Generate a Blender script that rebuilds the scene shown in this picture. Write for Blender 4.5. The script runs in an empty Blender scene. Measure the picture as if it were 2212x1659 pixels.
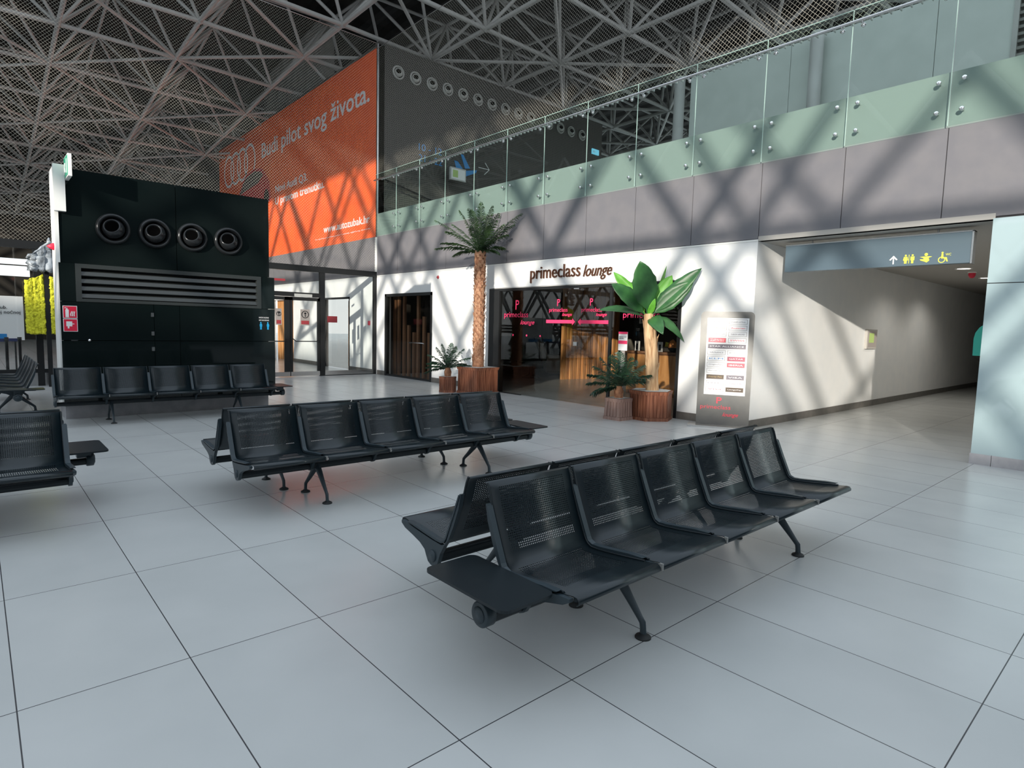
import bpy, math, random
from mathutils import Vector, Matrix
random.seed(7)
SC = bpy.context.scene
COL = SC.collection
V = Vector

# ---------------------------------------------------------------- camera
YAW, PIT, ROL, FPX = 0.728465382, -0.092682914, 0.0255919273, 1307.54
CAMLOC = V((-0.0653, -2.8555, 1.5024))
_f = V((math.sin(YAW)*math.cos(PIT), math.cos(YAW)*math.cos(PIT), math.sin(PIT)))
_r0 = V((math.cos(YAW), -math.sin(YAW), 0)); _u0 = _r0.cross(_f)
_r = _r0*math.cos(ROL) + _u0*math.sin(ROL); _u = -_r0*math.sin(ROL) + _u0*math.cos(ROL)
cam = bpy.data.cameras.new('camera'); co = bpy.data.objects.new('camera', cam); COL.objects.link(co)
cam.sensor_width = 36.0; cam.lens = FPX*36.0/2212.0; cam.clip_end = 500; cam.clip_start = .05
co.matrix_world = Matrix(((_r.x, _u.x, -_f.x, CAMLOC.x), (_r.y, _u.y, -_f.y, CAMLOC.y), (_r.z, _u.z, -_f.z, CAMLOC.z), (0, 0, 0, 1)))
SC.camera = co

# ---------------------------------------------------------------- sky, sun, exposure
SC.view_settings.view_transform = 'Standard'; SC.view_settings.look = 'None'
SC.view_settings.gamma = 1.0; SC.view_settings.use_curve_mapping = False
SC.view_settings.exposure = 0.0
w = bpy.data.worlds.new('sky'); SC.world = w; w.use_nodes = True
nt = w.node_tree; nt.nodes.clear()
wo = nt.nodes.new('ShaderNodeOutputWorld'); wb = nt.nodes.new('ShaderNodeBackground')
tc = nt.nodes.new('ShaderNodeTexCoord'); sx = nt.nodes.new('ShaderNodeSeparateXYZ'); cr = nt.nodes.new('ShaderNodeValToRGB')
nt.links.new(tc.outputs['Generated'], sx.inputs[0]); nt.links.new(sx.outputs['Z'], cr.inputs[0])
nt.links.new(cr.outputs[0], wb.inputs[0]); nt.links.new(wb.outputs[0], wo.inputs[0])
cr.color_ramp.elements[0].position = 0.0; cr.color_ramp.elements[0].color = (.95, .97, 1.0, 1)
cr.color_ramp.elements[1].position = 0.7; cr.color_ramp.elements[1].color = (.72, .82, .93, 1)
e_ = cr.color_ramp.elements.new(.22); e_.color = (.84, .92, .98, 1)
wb.inputs[1].default_value = 1.42
SUN_D = V((0.877, 0.452, -0.164)).normalized()
sl = bpy.data.lights.new('sun', 'SUN'); sl.energy = 5.0; sl.angle = math.radians(.6); sl.color = (1, .93, .82)
so = bpy.data.objects.new('sun', sl); COL.objects.link(so); so.location = (-30, -20, 20)
so.rotation_euler = SUN_D.to_track_quat('-Z', 'Y').to_euler()

# ---------------------------------------------------------------- materials
def mat(name, col=(.5, .5, .5), rough=.5, metal=0., spec=.5, emit=None, es=1., coat=0.):
    m = bpy.data.materials.new(name); m.use_nodes = True
    b = m.node_tree.nodes['Principled BSDF']
    b.inputs['Base Color'].default_value = (*col, 1); b.inputs['Roughness'].default_value = rough
    b.inputs['Metallic'].default_value = metal; b.inputs['Specular IOR Level'].default_value = spec
    b.inputs['Coat Weight'].default_value = coat
    if emit: b.inputs['Emission Color'].default_value = (*emit, 1); b.inputs['Emission Strength'].default_value = es
    return m
def nodes(m): return m.node_tree.nodes, m.node_tree.links, m.node_tree.nodes['Principled BSDF']
def N(ns, t, **k):
    n = ns.new(t)
    for a, v in k.items(): setattr(n, a, v)
    return n
def mth(ns, ls, op, a, b=None, c=None):
    n = ns.new('ShaderNodeMath'); n.operation = op
    for i, v in enumerate((a, b, c)):
        if v is None: continue
        if isinstance(v, (int, float)): n.inputs[i].default_value = v
        else: ls.new(v, n.inputs[i])
    return n.outputs[0]
def vary(m, c1, c2, scale=5., detail=4., bump=0., coords='Object', stretch=(1, 1, 1), lo=.35, hi=.65):
    ns, ls, b = nodes(m)
    t = N(ns, 'ShaderNodeTexCoord'); mp = N(ns, 'ShaderNodeMapping'); mp.inputs['Scale'].default_value = stretch
    nz = N(ns, 'ShaderNodeTexNoise'); nz.inputs['Scale'].default_value = scale; nz.inputs['Detail'].default_value = detail
    ls.new(t.outputs[coords], mp.inputs[0]); ls.new(mp.outputs[0], nz.inputs['Vector'])
    r = N(ns, 'ShaderNodeValToRGB'); r.color_ramp.elements[0].position = lo; r.color_ramp.elements[1].position = hi
    r.color_ramp.elements[0].color = (*c1, 1); r.color_ramp.elements[1].color = (*c2, 1)
    ls.new(nz.outputs[0], r.inputs[0]); ls.new(r.outputs[0], b.inputs['Base Color'])
    if bump:
        bp = N(ns, 'ShaderNodeBump'); bp.inputs['Strength'].default_value = bump; bp.inputs['Distance'].default_value = .02
        ls.new(nz.outputs[0], bp.inputs['Height']); ls.new(bp.outputs[0], b.inputs['Normal'])
    return m
def glass(name, tint=(.9, .95, .93), refl=1.0, dens=0., dc=(.5, .6, .55)):
    """thin architectural pane: lets light straight through, reflects by angle, slight body tint"""
    m = bpy.data.materials.new(name); m.use_nodes = True
    ns, ls = m.node_tree.nodes, m.node_tree.links; ns.clear()
    o = N(ns, 'ShaderNodeOutputMaterial'); tr = N(ns, 'ShaderNodeBsdfTransparent'); gl = N(ns, 'ShaderNodeBsdfGlossy')
    tr.inputs[0].default_value = (*tint, 1); gl.inputs['Roughness'].default_value = .01
    lw = N(ns, 'ShaderNodeLayerWeight'); lw.inputs[0].default_value = .5
    f5 = mth(ns, ls, 'POWER', lw.outputs['Facing'], 5.)
    mx = N(ns, 'ShaderNodeMixShader'); ls.new(mth(ns, ls, 'MULTIPLY', mth(ns, ls, 'MULTIPLY_ADD', f5, .9, .035), refl), mx.inputs[0])
    if dens:
        d = N(ns, 'ShaderNodeBsdfDiffuse'); d.inputs[0].default_value = (*dc, 1)
        m2 = N(ns, 'ShaderNodeMixShader'); m2.inputs[0].default_value = dens
        ls.new(tr.outputs[0], m2.inputs[1]); ls.new(d.outputs[0], m2.inputs[2]); ls.new(m2.outputs[0], mx.inputs[1])
    else: ls.new(tr.outputs[0], mx.inputs[1])
    ls.new(gl.outputs[0], mx.inputs[2]); ls.new(mx.outputs[0], o.inputs[0])
    return m
def holes(m, mask):
    """cut holes where mask (socket) is 1"""
    ns, ls, b = nodes(m)
    o = ns['Material Output']; tr = N(ns, 'ShaderNodeBsdfTransparent'); mx = N(ns, 'ShaderNodeMixShader')
    ls.new(mask, mx.inputs[0]); ls.new(b.outputs[0], mx.inputs[1]); ls.new(tr.outputs[0], mx.inputs[2]); ls.new(mx.outputs[0], o.inputs[0])

M = {}
# floor: 0.6 x 1.2 m tiles
m = M['floor'] = mat('floor_tiles', (.4, .41, .42), .3, spec=.5)
ns, ls, b = nodes(m)
g = N(ns, 'ShaderNodeNewGeometry'); sp = N(ns, 'ShaderNodeSeparateXYZ'); ls.new(g.outputs['Position'], sp.inputs[0])
def jd(sock, pitch):
    a = mth(ns, ls, 'DIVIDE', sock, pitch); r = mth(ns, ls, 'ROUND', a); d = mth(ns, ls, 'SUBTRACT', a, r)
    return mth(ns, ls, 'MULTIPLY', mth(ns, ls, 'ABSOLUTE', d), pitch)
jx, jy = jd(sp.outputs['X'], .6), jd(sp.outputs['Y'], 1.2)
line = mth(ns, ls, 'LESS_THAN', mth(ns, ls, 'MINIMUM', jx, jy), .0024)
ix = mth(ns, ls, 'FLOOR', mth(ns, ls, 'DIVIDE', sp.outputs['X'], .6)); iy = mth(ns, ls, 'FLOOR', mth(ns, ls, 'DIVIDE', sp.outputs['Y'], 1.2))
cb = N(ns, 'ShaderNodeCombineXYZ'); ls.new(ix, cb.inputs[0]); ls.new(iy, cb.inputs[1])
wn = N(ns, 'ShaderNodeTexWhiteNoise'); ls.new(cb.outputs[0], wn.inputs[0])
nz = N(ns, 'ShaderNodeTexNoise'); nz.inputs['Scale'].default_value = 1.6; nz.inputs['Detail'].default_value = 3; ls.new(g.outputs['Position'], nz.inputs['Vector'])
val = mth(ns, ls, 'ADD', mth(ns, ls, 'MULTIPLY', wn.outputs[0], .25), mth(ns, ls, 'MULTIPLY', nz.outputs[0], .75))
rp = N(ns, 'ShaderNodeValToRGB'); ls.new(val, rp.inputs[0])
rp.color_ramp.elements[0].position = 0.; rp.color_ramp.elements[0].color = (.42, .435, .43, 1)
rp.color_ramp.elements[1].position = 1.; rp.color_ramp.elements[1].color = (.57, .58, .57, 1)
mc = N(ns, 'ShaderNodeMix', data_type='RGBA'); ls.new(line, mc.inputs[0]); ls.new(rp.outputs[0], mc.inputs[6]); mc.inputs[7].default_value = (.05, .05, .055, 1)
ls.new(mc.outputs[2], b.inputs['Base Color'])
b.inputs['Roughness'].default_value = .25

M['white'] = vary(mat('white_wall', (.8, .8, .79), .55), (.76, .77, .77), (.80, .80, .79), 3)
M['fascia'] = vary(mat('grey_fascia', (.33, .32, .34), .42), (.17, .166, .182), (.19, .183, .195), 4)
M['dark_joint'] = mat('dark_joint', (.03, .03, .035), .6)
M['skirt'] = vary(mat('grey_skirting', (.12, .115, .10), .4), (.11, .105, .095), (.14, .13, .12), 8)
M['plinth'] = vary(mat('pale_plinth', (.36, .35, .37), .45), (.32, .32, .34), (.42, .41, .43), 6)
M['ceil'] = mat('corridor_ceiling', (.42, .40, .37), .7)
M['slab'] = mat('pale_green_slab', (.30, .33, .32), .35)
M['gwall'] = vary(mat('gallery_panels', (.45, .49, .46), .45), (.55, .59, .56), (.60, .64, .61), 2)
M['shaft'] = vary(mat('grey_concrete', (.22, .22, .20), .8), (.20, .20, .185), (.27, .265, .25), 2.5, bump=.2)
M['deck'] = vary(mat('roof_deck', (.05, .048, .045), .6, spec=.1), (.010, .010, .0095), (.024, .022, .02), 1.4)
M['tube'] = vary(mat('grey_tube', (.42, .415, .40), .42), (.38, .375, .36), (.46, .455, .44), 1.2)
M['steel'] = mat('brushed_steel', (.6, .6, .6), .25, 1.)
M['chrome'] = mat('bright_chrome', (.85, .85, .85), .1, 1.)
M['frame'] = mat('dark_frame', (.018, .019, .02), .35, spec=.3)
M['black'] = mat('matt_black', (.010, .010, .011), .6, spec=.15)
M['metal'] = mat('graphite_metal', (.009, .015, .019), .38, .15, .4)
M['casting'] = mat('graphite_casting', (.028, .043, .053), .42, .15, .5)
M['rubber'] = mat('black_rubber', (.015, .017, .018), .6)
M['clip'] = mat('pale_clip', (.5, .5, .48), .35)
M['jclip'] = mat('grey_joint_clip', (.22, .22, .21), .4)
M['gloss'] = vary(mat('black_gloss_panel', (.006, .010, .010), .05, spec=.4), (.005, .009, .009), (.008, .012, .012), .8)
M['louvre'] = mat('dark_louvre', (.03, .035, .035), .35)
M['nozzle_d'] = mat('black_nozzle', (.02, .022, .024), .2, .2)
M['nozzle_l'] = mat('pale_nozzle', (.50, .50, .47), .35)
M['hole'] = mat('duct_dark', (.002, .002, .002), .9, spec=0.)
M['strip'] = mat('white_profile', (.85, .85, .82), .4)
M['green'] = mat('sign_green', (.02, .35, .20), .4)
M['teal'] = mat('teal_plastic', (.03, .36, .29), .3)
M['paper'] = mat('white_print', (.85, .84, .84), .5)
M['red'] = mat('sign_red', (.75, .02, .06), .35)
M['pinkred'] = mat('pink_red_vinyl', (.90, .05, .16), .4)
M['darkred'] = mat('dull_red', (.35, .04, .05), .5)
M['blue'] = mat('sign_blue', (.03, .25, .60), .4)
M['bronze'] = mat('bronze_letter', (.16, .07, .04), .4, .3)
M['yellow'] = mat('icon_yellow', (.85, .85, .10), .5)
M['sgrey'] = mat('notice_grey', (.35, .31, .29), .5)
M['hang'] = mat('blue_grey_sign', (.10, .145, .18), .4)
M['pillar'] = None
M['pgreen'] = mat('pale_green_print', (.45, .6, .2), .5)
M['banner_txt'] = mat('banner_white', (.80, .78, .78), .55)
M['car'] = mat('car_red', (.55, .02, .03), .4)
M['carw'] = mat('car_window', (.10, .08, .08), .4)
M['gold'] = mat('gold', (.45, .30, .08), .4)
M['brownp'] = mat('brown_print', (.08, .05, .03), .5)
M['purp'] = mat('mauve_print', (.16, .14, .17), .5)
M['burg'] = mat('burgundy_print', (.38, .07, .12), .5)
M['orange'] = mat('orange_print', (.8, .3, .08), .5)
M['cream'] = mat('cream_leather', (.42, .38, .31), .5)
M['white_stone'] = vary(mat('white_pebbles', (.7, .7, .68), .7), (.35, .35, .33), (.8, .8, .78), 60, bump=.8)
M['trunk'] = vary(mat('palm_trunk', (.35, .16, .09), .8), (.20, .085, .045), (.45, .22, .12), 12, bump=.5)
M['scale'] = vary(mat('palm_scale', (.40, .20, .12), .8), (.30, .13, .07), (.52, .30, .18), 20)
M['bark'] = vary(mat('banana_bark', (.55, .36, .20), .8), (.34, .19, .09), (.66, .46, .27), 4, bump=.6, stretch=(6, 6, .7))
M['fronds'] = vary(mat('palm_green', (.05, .10, .03), .35), (.018, .045, .018), (.055, .11, .03), 5)
M['frondd'] = vary(mat('cycad_green', (.03, .07, .04), .35), (.012, .035, .022), (.03, .075, .04), 5)
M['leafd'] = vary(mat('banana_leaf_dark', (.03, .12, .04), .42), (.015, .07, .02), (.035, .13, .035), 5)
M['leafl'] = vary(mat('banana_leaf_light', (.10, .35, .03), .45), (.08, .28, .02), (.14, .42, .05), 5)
def wood(name, a, b_, sc=(14, 14, 1)):
    return vary(mat(name, a, .5), a, b_, 2.2, 6, .15, stretch=sc)
M['planter'] = wood('stained_slats', (.16, .05, .025), (.34, .13, .07))
M['planterp'] = wood('pale_slats', (.28, .17, .14), (.42, .27, .22))
M['wood'] = wood('honey_timber', (.50, .22, .07), (.75, .38, .15), (5, 5, .5))
M['woodd'] = wood('dark_timber', (.17, .08, .045), (.34, .17, .09), (5, 5, .5))
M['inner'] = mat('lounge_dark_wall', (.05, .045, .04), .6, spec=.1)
M['pane'] = glass('clear_pane', (.96, .975, .97), .8)
M['pane_dark'] = glass('smoked_pane', (.86, .86, .84), 1.)
M['bal'] = glass('green_glass', (.91, .965, .945), 1.)
M['edge'] = mat('glass_edge', (.45, .62, .56), .15)
# pillar cladding: pale glass, its blue partly reflected sky put into the base colour
m = M['pillar'] = mat('pale_blue_glass', (.38, .49, .515), .03, spec=1., coat=1.)
# banner: woven perforated vinyl
m = M['banner'] = vary(mat('banner_vinyl', (.85, .10, .02), .6), (.84, .105, .018), (.92, .13, .022), 2)
# stand-in colours for unclear areas beside the tower
M['rough_sheet'] = vary(mat('yellow_standin', (.8, .78, .03), .9), (.55, .52, .02), (.9, .9, .06), 30, bump=1.)
M['mottle'] = vary(mat('mottled_standin', (.25, .28, .30), .15), (.02, .025, .03), (.5, .55, .6), 6, bump=.6)
# perforated dark cladding
m = M['clad'] = mat('perforated_cladding', (.075, .073, .068), .5, spec=.15)
ns, ls, b = nodes(m)
g = N(ns, 'ShaderNodeNewGeometry'); sp = N(ns, 'ShaderNodeSeparateXYZ'); ls.new(g.outputs['Position'], sp.inputs[0])
xy = mth(ns, ls, 'ADD', sp.outputs['X'], sp.outputs['Y'])
fx = mth(ns, ls, 'ABSOLUTE', mth(ns, ls, 'SUBTRACT', mth(ns, ls, 'FRACT', mth(ns, ls, 'DIVIDE', xy, .06)), .5))
fz = mth(ns, ls, 'ABSOLUTE', mth(ns, ls, 'SUBTRACT', mth(ns, ls, 'FRACT', mth(ns, ls, 'DIVIDE', sp.outputs['Z'], .06)), .5))
dot = mth(ns, ls, 'LESS_THAN', mth(ns, ls, 'ADD', fx, fz), .34)
mc = N(ns, 'ShaderNodeMix', data_type='RGBA'); ls.new(dot, mc.inputs[0]); mc.inputs[6].default_value = (.105, .10, .092, 1); mc.inputs[7].default_value = (.03, .03, .028, 1)
ls.new(mc.outputs[2], b.inputs['Base Color'])
# knotted bird netting, 50 mm diamonds, on planes x=const or y=const
m = M['net'] = mat('net_cord', (.46, .44, .38), .8, spec=.1)
ns, ls, b = nodes(m)
g = N(ns, 'ShaderNodeNewGeometry'); sp = N(ns, 'ShaderNodeSeparateXYZ'); ls.new(g.outputs['Position'], sp.inputs[0])
xy = mth(ns, ls, 'ADD', sp.outputs['X'], sp.outputs['Y'])
def ln(op):
    return mth(ns, ls, 'GREATER_THAN', mth(ns, ls, 'FRACT', mth(ns, ls, 'DIVIDE', mth(ns, ls, op, xy, sp.outputs['Z']), .075)), .058)
holes(m, mth(ns, ls, 'MULTIPLY', ln('ADD'), ln('SUBTRACT')))
# perforated seat sheet (uv in metres: u across the seat, v along the profile)
m = M['perf'] = mat('perforated_seat', (.006, .014, .019), .3, .15, .6)
ns, ls, b = nodes(m)
uv = N(ns, 'ShaderNodeUVMap'); sp = N(ns, 'ShaderNodeSeparateXYZ'); ls.new(uv.outputs[0], sp.inputs[0])
u_, v_ = sp.outputs['X'], sp.outputs['Y']
def fr_(s, p): return mth(ns, ls, 'ABSOLUTE', mth(ns, ls, 'SUBTRACT', mth(ns, ls, 'FRACT', mth(ns, ls, 'DIVIDE', s, p)), .5))
def between(s, a, c): return mth(ns, ls, 'MULTIPLY', mth(ns, ls, 'GREATER_THAN', s, a), mth(ns, ls, 'LESS_THAN', s, c))
hm = mth(ns, ls, 'MULTIPLY', mth(ns, ls, 'LESS_THAN', fr_(u_, .0125), .33), mth(ns, ls, 'LESS_THAN', fr_(v_, .0105), .24))
zone = mth(ns, ls, 'MULTIPLY', between(u_, .065, .50), mth(ns, ls, 'ADD', between(v_, .055, .36), between(v_, .44, .74)))
holes(m, mth(ns, ls, 'MULTIPLY', hm, zone))

# ---------------------------------------------------------------- mesh builder
class MB:
    def __init__(s): s.v = []; s.f = []; s.sm = []; s.uv = None
    def add(s, vs, fs, smooth=False):
        o = len(s.v); s.v += [tuple(p) for p in vs]; s.f += [tuple(i+o for i in f) for f in fs]; s.sm += [smooth]*len(fs); return s
    def box(s, a, b, M_=None):
        x0, y0, z0 = a; x1, y1, z1 = b
        if x0 > x1: x0, x1 = x1, x0
        if y0 > y1: y0, y1 = y1, y0
        if z0 > z1: z0, z1 = z1, z0
        vs = [V(p) for p in ((x0, y0, z0), (x1, y0, z0), (x1, y1, z0), (x0, y1, z0), (x0, y0, z1), (x1, y0, z1), (x1, y1, z1), (x0, y1, z1))]
        if M_: vs = [M_ @ p for p in vs]
        return s.add(vs, [(0, 3, 2, 1), (4, 5, 6, 7), (0, 1, 5, 4), (1, 2, 6, 5), (2, 3, 7, 6), (3, 0, 4, 7)])
    def tube(s, pts, rad, n=10, cap=True, flat=None):
        pts = [V(p) for p in pts]; rs = rad if isinstance(rad, (list, tuple)) else [rad]*len(pts)
        rings = []; ref = None
        for i, p in enumerate(pts):
            d = (pts[min(i+1, len(pts)-1)] - pts[max(i-1, 0)]).normalized()
            if ref is None: ref = V((0, 0, 1)) if abs(d.z) < .9 else V((1, 0, 0))
            a = (ref - d*ref.dot(d)); a = a.normalized() if a.length > 1e-5 else d.orthogonal().normalized()
            ref = a; c = d.cross(a)
            fa, fc = flat if flat else (1, 1)
            rings.append([p + (a*math.cos(t)*fa + c*math.sin(t)*fc)*rs[i] for t in [2*math.pi*k/n for k in range(n)]])
        vs = [q for r in rings for q in r]; fs = []
        for i in range(len(pts)-1):
            for k in range(n):
                fs.append((i*n+k, i*n+(k+1) % n, (i+1)*n+(k+1) % n, (i+1)*n+k))
        s.add(vs, fs, True)
        if cap:
            s.add(rings[0], [tuple(range(n))[::-1]]); s.add(rings[-1], [tuple(range(n))])
        return s
    def lathe(s, prof, c=(0, 0, 0), n=24, axis='Z', M_=None):
        """prof: list of (radius, height)"""
        vs = []
        for r, h in prof:
            for k in range(n):
                t = 2*math.pi*k/n; p = V((r*math.cos(t), r*math.sin(t), h))
                if axis == 'Y': p = V((p.x, -p.z, p.y))   # opens towards -y
                if axis == 'X': p = V((-p.z, p.x, p.y))
                if M_: p = M_ @ p
                vs.append(p + V(c))
        fs = []
        for i in range(len(prof)-1):
            for k in range(n): fs.append((i*n+k, i*n+(k+1) % n, (i+1)*n+(k+1) % n, (i+1)*n+k))
        return s.add(vs, fs, True)
    def prism(s, poly, a, b, M_=None):
        """poly: list of 3d points (loop), extruded from offset a to offset b (vectors)"""
        a = V(a); b = V(b); n = len(poly); vs = [V(p)+a for p in poly] + [V(p)+b for p in poly]
        if M_: vs = [M_ @ p for p in vs]
        fs = [tuple(range(n))[::-1], tuple(range(n, 2*n))] + [(i, (i+1) % n, n+(i+1) % n, n+i) for i in range(n)]
        return s.add(vs, fs)
    def build(s, name, m, parent=None, origin=None, bevel=0.):
        me = bpy.data.meshes.new(name); o_ = V(origin) if origin else V((0, 0, 0))
        if parent is not None and origin is None: o_ = V(parent.get('_org', (0, 0, 0)))
        me.from_pydata([tuple(V(p)-o_) for p in s.v], [], s.f)
        for p, sm in zip(me.polygons, s.sm): p.use_smooth = sm
        if s.uv:
            ul = me.uv_layers.new(name='UVMap')
            for l in me.loops: ul.data[l.index].uv = s.uv[l.vertex_index]
        me.materials.append(m); me.validate(); me.update()
        o = bpy.data.objects.new(name, me); COL.objects.link(o)
        if parent is not None: o.parent = parent
        elif origin: o.location = o_
        if bevel:
            bv = o.modifiers.new('bevel', 'BEVEL'); bv.width = bevel; bv.segments = 2; bv.limit_method = 'ANGLE'
        return o
def tag(o, label=None, cat=None, group=None, kind=None):
    if label: o['label'] = label
    if cat: o['category'] = cat
    if group: o['group'] = group
    if kind: o['kind'] = kind
    return o
def thing(name, loc, label, cat, group=None, rz=0., kind=None):
    o = bpy.data.objects.new(name, None); COL.objects.link(o); o.location = loc; o.rotation_euler = (0, 0, rz)
    o.empty_display_size = .1; o['_org'] = tuple(loc)
    return tag(o, label, cat, group, kind)
def solo(mb, name, m, label, cat, group=None, org=(0, 0, 0), bevel=0.):
    return tag(mb.build(name, m, None, org, bevel), label, cat, group)
def struct(mb, name, m, parent=None):
    o = mb.build(name, m, parent)
    if parent is None: o['kind'] = 'structure'
    return o
def bx(a, b): return MB().box(a, b)
def text(s, p, right, up, wd, ht, m, name, parent=None, depth=.006, shear=0., bold=0., lab=None):
    """lettering whose outline box has lower-left corner p, width wd, height ht"""
    cu = bpy.data.curves.new('t', 'FONT'); cu.body = s; cu.shear = shear; cu.offset = bold; cu.resolution_u = 3
    ob = bpy.data.objects.new('t', cu); COL.objects.link(ob)
    bpy.context.view_layer.update()
    me0 = bpy.data.meshes.new_from_object(ob.evaluated_get(bpy.context.evaluated_depsgraph_get()))
    bpy.data.objects.remove(ob); bpy.data.curves.remove(cu)
    vs = [q.co for q in me0.vertices]
    x0, x1 = min(q.x for q in vs), max(q.x for q in vs); y0, y1 = min(q.y for q in vs), max(q.y for q in vs)
    right = V(right).normalized(); up = V(up).normalized(); nrm = right.cross(up)
    out = MB(); pts = [V(p) + right*((q.x-x0)/(x1-x0)*wd) + up*((q.y-y0)/(y1-y0)*ht) for q in vs]
    fs = [tuple(f.vertices) for f in me0.polygons]; n = len(pts)
    from collections import Counter
    ec = Counter()
    for f in fs:
        for i in range(len(f)): ec[tuple(sorted((f[i], f[(i+1) % len(f)])))] += 1
    sides = []
    for f in fs:
        for i in range(len(f)):
            a, b_ = f[i], f[(i+1) % len(f)]
            if ec[tuple(sorted((a, b_)))] == 1: sides.append((a, a+n, b_+n, b_))
    front = [q + nrm*depth for q in pts]
    out.add(front + pts, fs + sides)
    bpy.data.meshes.remove(me0)
    o = out.build(name, m, parent)
    if lab: o['label'] = lab
    return o
YN = (0, -1, 0); ZU = (0, 0, 1); XP = (1, 0, 0)
def disc(c, r, nrm, th=.005, n=24):
    """thin disc, face towards nrm"""
    nrm = V(nrm).normalized(); a = nrm.orthogonal().normalized(); b = nrm.cross(a); c = V(c)
    return MB().prism([c + a*r*math.cos(2*math.pi*k/n) + b*r*math.sin(2*math.pi*k/n) for k in range(n)], (0, 0, 0), nrm*th)
def ring(mb, c, ro, ri, a, b, th, n=40):
    a = V(a); b = V(b); nr = a.cross(b).normalized(); c = V(c); vs = []
    for off in (0, th):
        for r in (ro, ri):
            for k in range(n): vs.append(c + nr*off + (a*math.cos(2*math.pi*k/n) + b*math.sin(2*math.pi*k/n))*r)
    fs = []
    for k in range(n):
        j = (k+1) % n
        fs += [(2*n+k, 2*n+j, 3*n+j, 3*n+k), (k, n+k, n+j, j), (k, j, 2*n+j, 2*n+k), (n+k, 3*n+k, 3*n+j, n+j)]
    return mb.add(vs, fs)
ORD = ['first', 'second', 'third', 'fourth', 'fifth', 'sixth', 'seventh', 'eighth', 'ninth', 'tenth', 'eleventh', 'twelfth', 'thirteenth', 'fourteenth', 'fifteenth', 'sixteenth', 'seventeenth']

# ================================================================= SETTING
FX = 9.05           # lounge front plane
NY = 13.6           # glazed partition plane
struct(bx((-120, -60, -.3), (60, 80, 0)), 'floor', M['floor'])
# lounge front wall (faces -x) with openings: door y 10.6..13.06, lounge glass y 3.04..8.23, top 2.39
wl = MB()
def wx(mb, y0, y1, z0, z1, x0=FX, x1=FX+.2): return mb.box((x0, y0, z0), (x1, y1, z1))
wx(wl, 1.75, 3.04, 0, 2.93); wx(wl, 3.04, 8.23, 2.39, 2.93); wx(wl, 8.23, 10.6, 0, 2.93); wx(wl, 10.6, 13.06, 2.39, 2.93); wx(wl, 13.06, 15.3, 0, 2.93)
wx(wl, 15.3, 17.3, 2.36, 2.93); wx(wl, 17.3, 19.9, 0, 2.93); wx(wl, 19.9, 22.2, 2.36, 2.93); wx(wl, 22.2, 34, 0, 2.93)
struct(wl, 'wall_east', M['white'])
struct(bx((FX+.2, 1.75, 0), (30, 1.95, 2.93)), 'wall_corridor_left', M['white'])
struct(bx((FX+.2, -1.36, 0), (30, -1.16, 2.93)), 'wall_corridor_right', M['white'])
struct(bx((30, -1.36, 0), (30.2, 1.95, 2.93)), 'wall_corridor_end', M['white'])
sk = MB(); sk.box((FX-.012, 1.74, 0), (FX, 3.04, .13)); sk.box((FX-.012, 8.23, 0), (FX, 10.6, .13)); sk.box((FX-.012, 13.06, 0), (FX, 13.5, .13)); sk.box((FX-.012, 13.75, 0), (FX, 15.3, .13)); sk.box((FX-.012, 17.3, 0), (FX, 19.9, .13))
struct(sk, 'baseboard_east', M['skirt'])
struct(bx((FX-.012, 1.738, 0), (30, 1.75, .13)), 'baseboard_corridor', M['skirt'])
struct(bx((FX, -1.16, 2.93), (30, 1.75, 3.0)), 'ceiling_corridor', M['ceil'])
# grey fascia panels between floors
jy0 = .57
fa = MB()
for k in range(-6, 30):
    y0 = jy0+1.182*k; fa.box((FX+.004, y0+.005, 2.965), (FX+.1, y0+1.177, 4.1))
struct(fa, 'trim_1', M['fascia'])
tr = MB(); tr.box((FX+.02, -6.6, 2.93), (FX+.12, 36, 4.1)); struct(tr, 'trim_2', M['dark_joint'])
struct(bx((FX-.006, 1.75, 2.93), (FX+.1, 36, 2.955)), 'trim_3', M['strip'])
struct(bx((FX+.03, -6.6, 4.1), (FX+.2, NY, 4.77)), 'trim_4', M['slab'])
struct(bx((FX+.2, -6.6, 3.9), (24, NY, 4.75)), 'ceiling_lounge', M['shaft'])
struct(bx((FX-.012, NY-.05, 2.96), (FX+.004, NY+.06, 4.08)), 'trim_9', M['strip'])
# upper block: banner side (faces -x) and dark nozzle wall (faces -y)
struct(bx((FX+.05, NY, 4.1), (FX+.25, 36, 9.6)), 'wall_banner', M['clad'])
struct(bx((FX+.06, NY, 4.75), (19.1, NY+.2, 9.68)), 'wall_north', M['clad'])
struct(bx((FX-.0, NY-.02, 2.96), (FX+.05, NY+.03, 9.6)), 'trim_5', M['steel'])
struct(bx((9.7, 18.8, 9.6), (10.2, 24.5, 14)), 'wall_shaft', M['shaft'])
# gallery back wall with louvre end
gw = MB()
for (a, b) in ((6.3, 3.75), (3.74, .95), (.94, -.22)): gw.box((14, b, 4.77), (14.2, a, 8.0))
struct(gw, 'wall_gallery', M['gwall'])
lv = MB(); lv.box((14.1, -7, 4.77), (14.3, -.3, 8.6))
for k in range(30): lv.box((14.02, -7, 4.85+k*.12), (14.1, -.3, 4.90+k*.12))
struct(lv, 'wall_louvre', M['shaft'])
struct(bx((13.98, -.3, 4.77), (14.2, -.22, 8.4)), 'trim_6', M['tube'])
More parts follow.
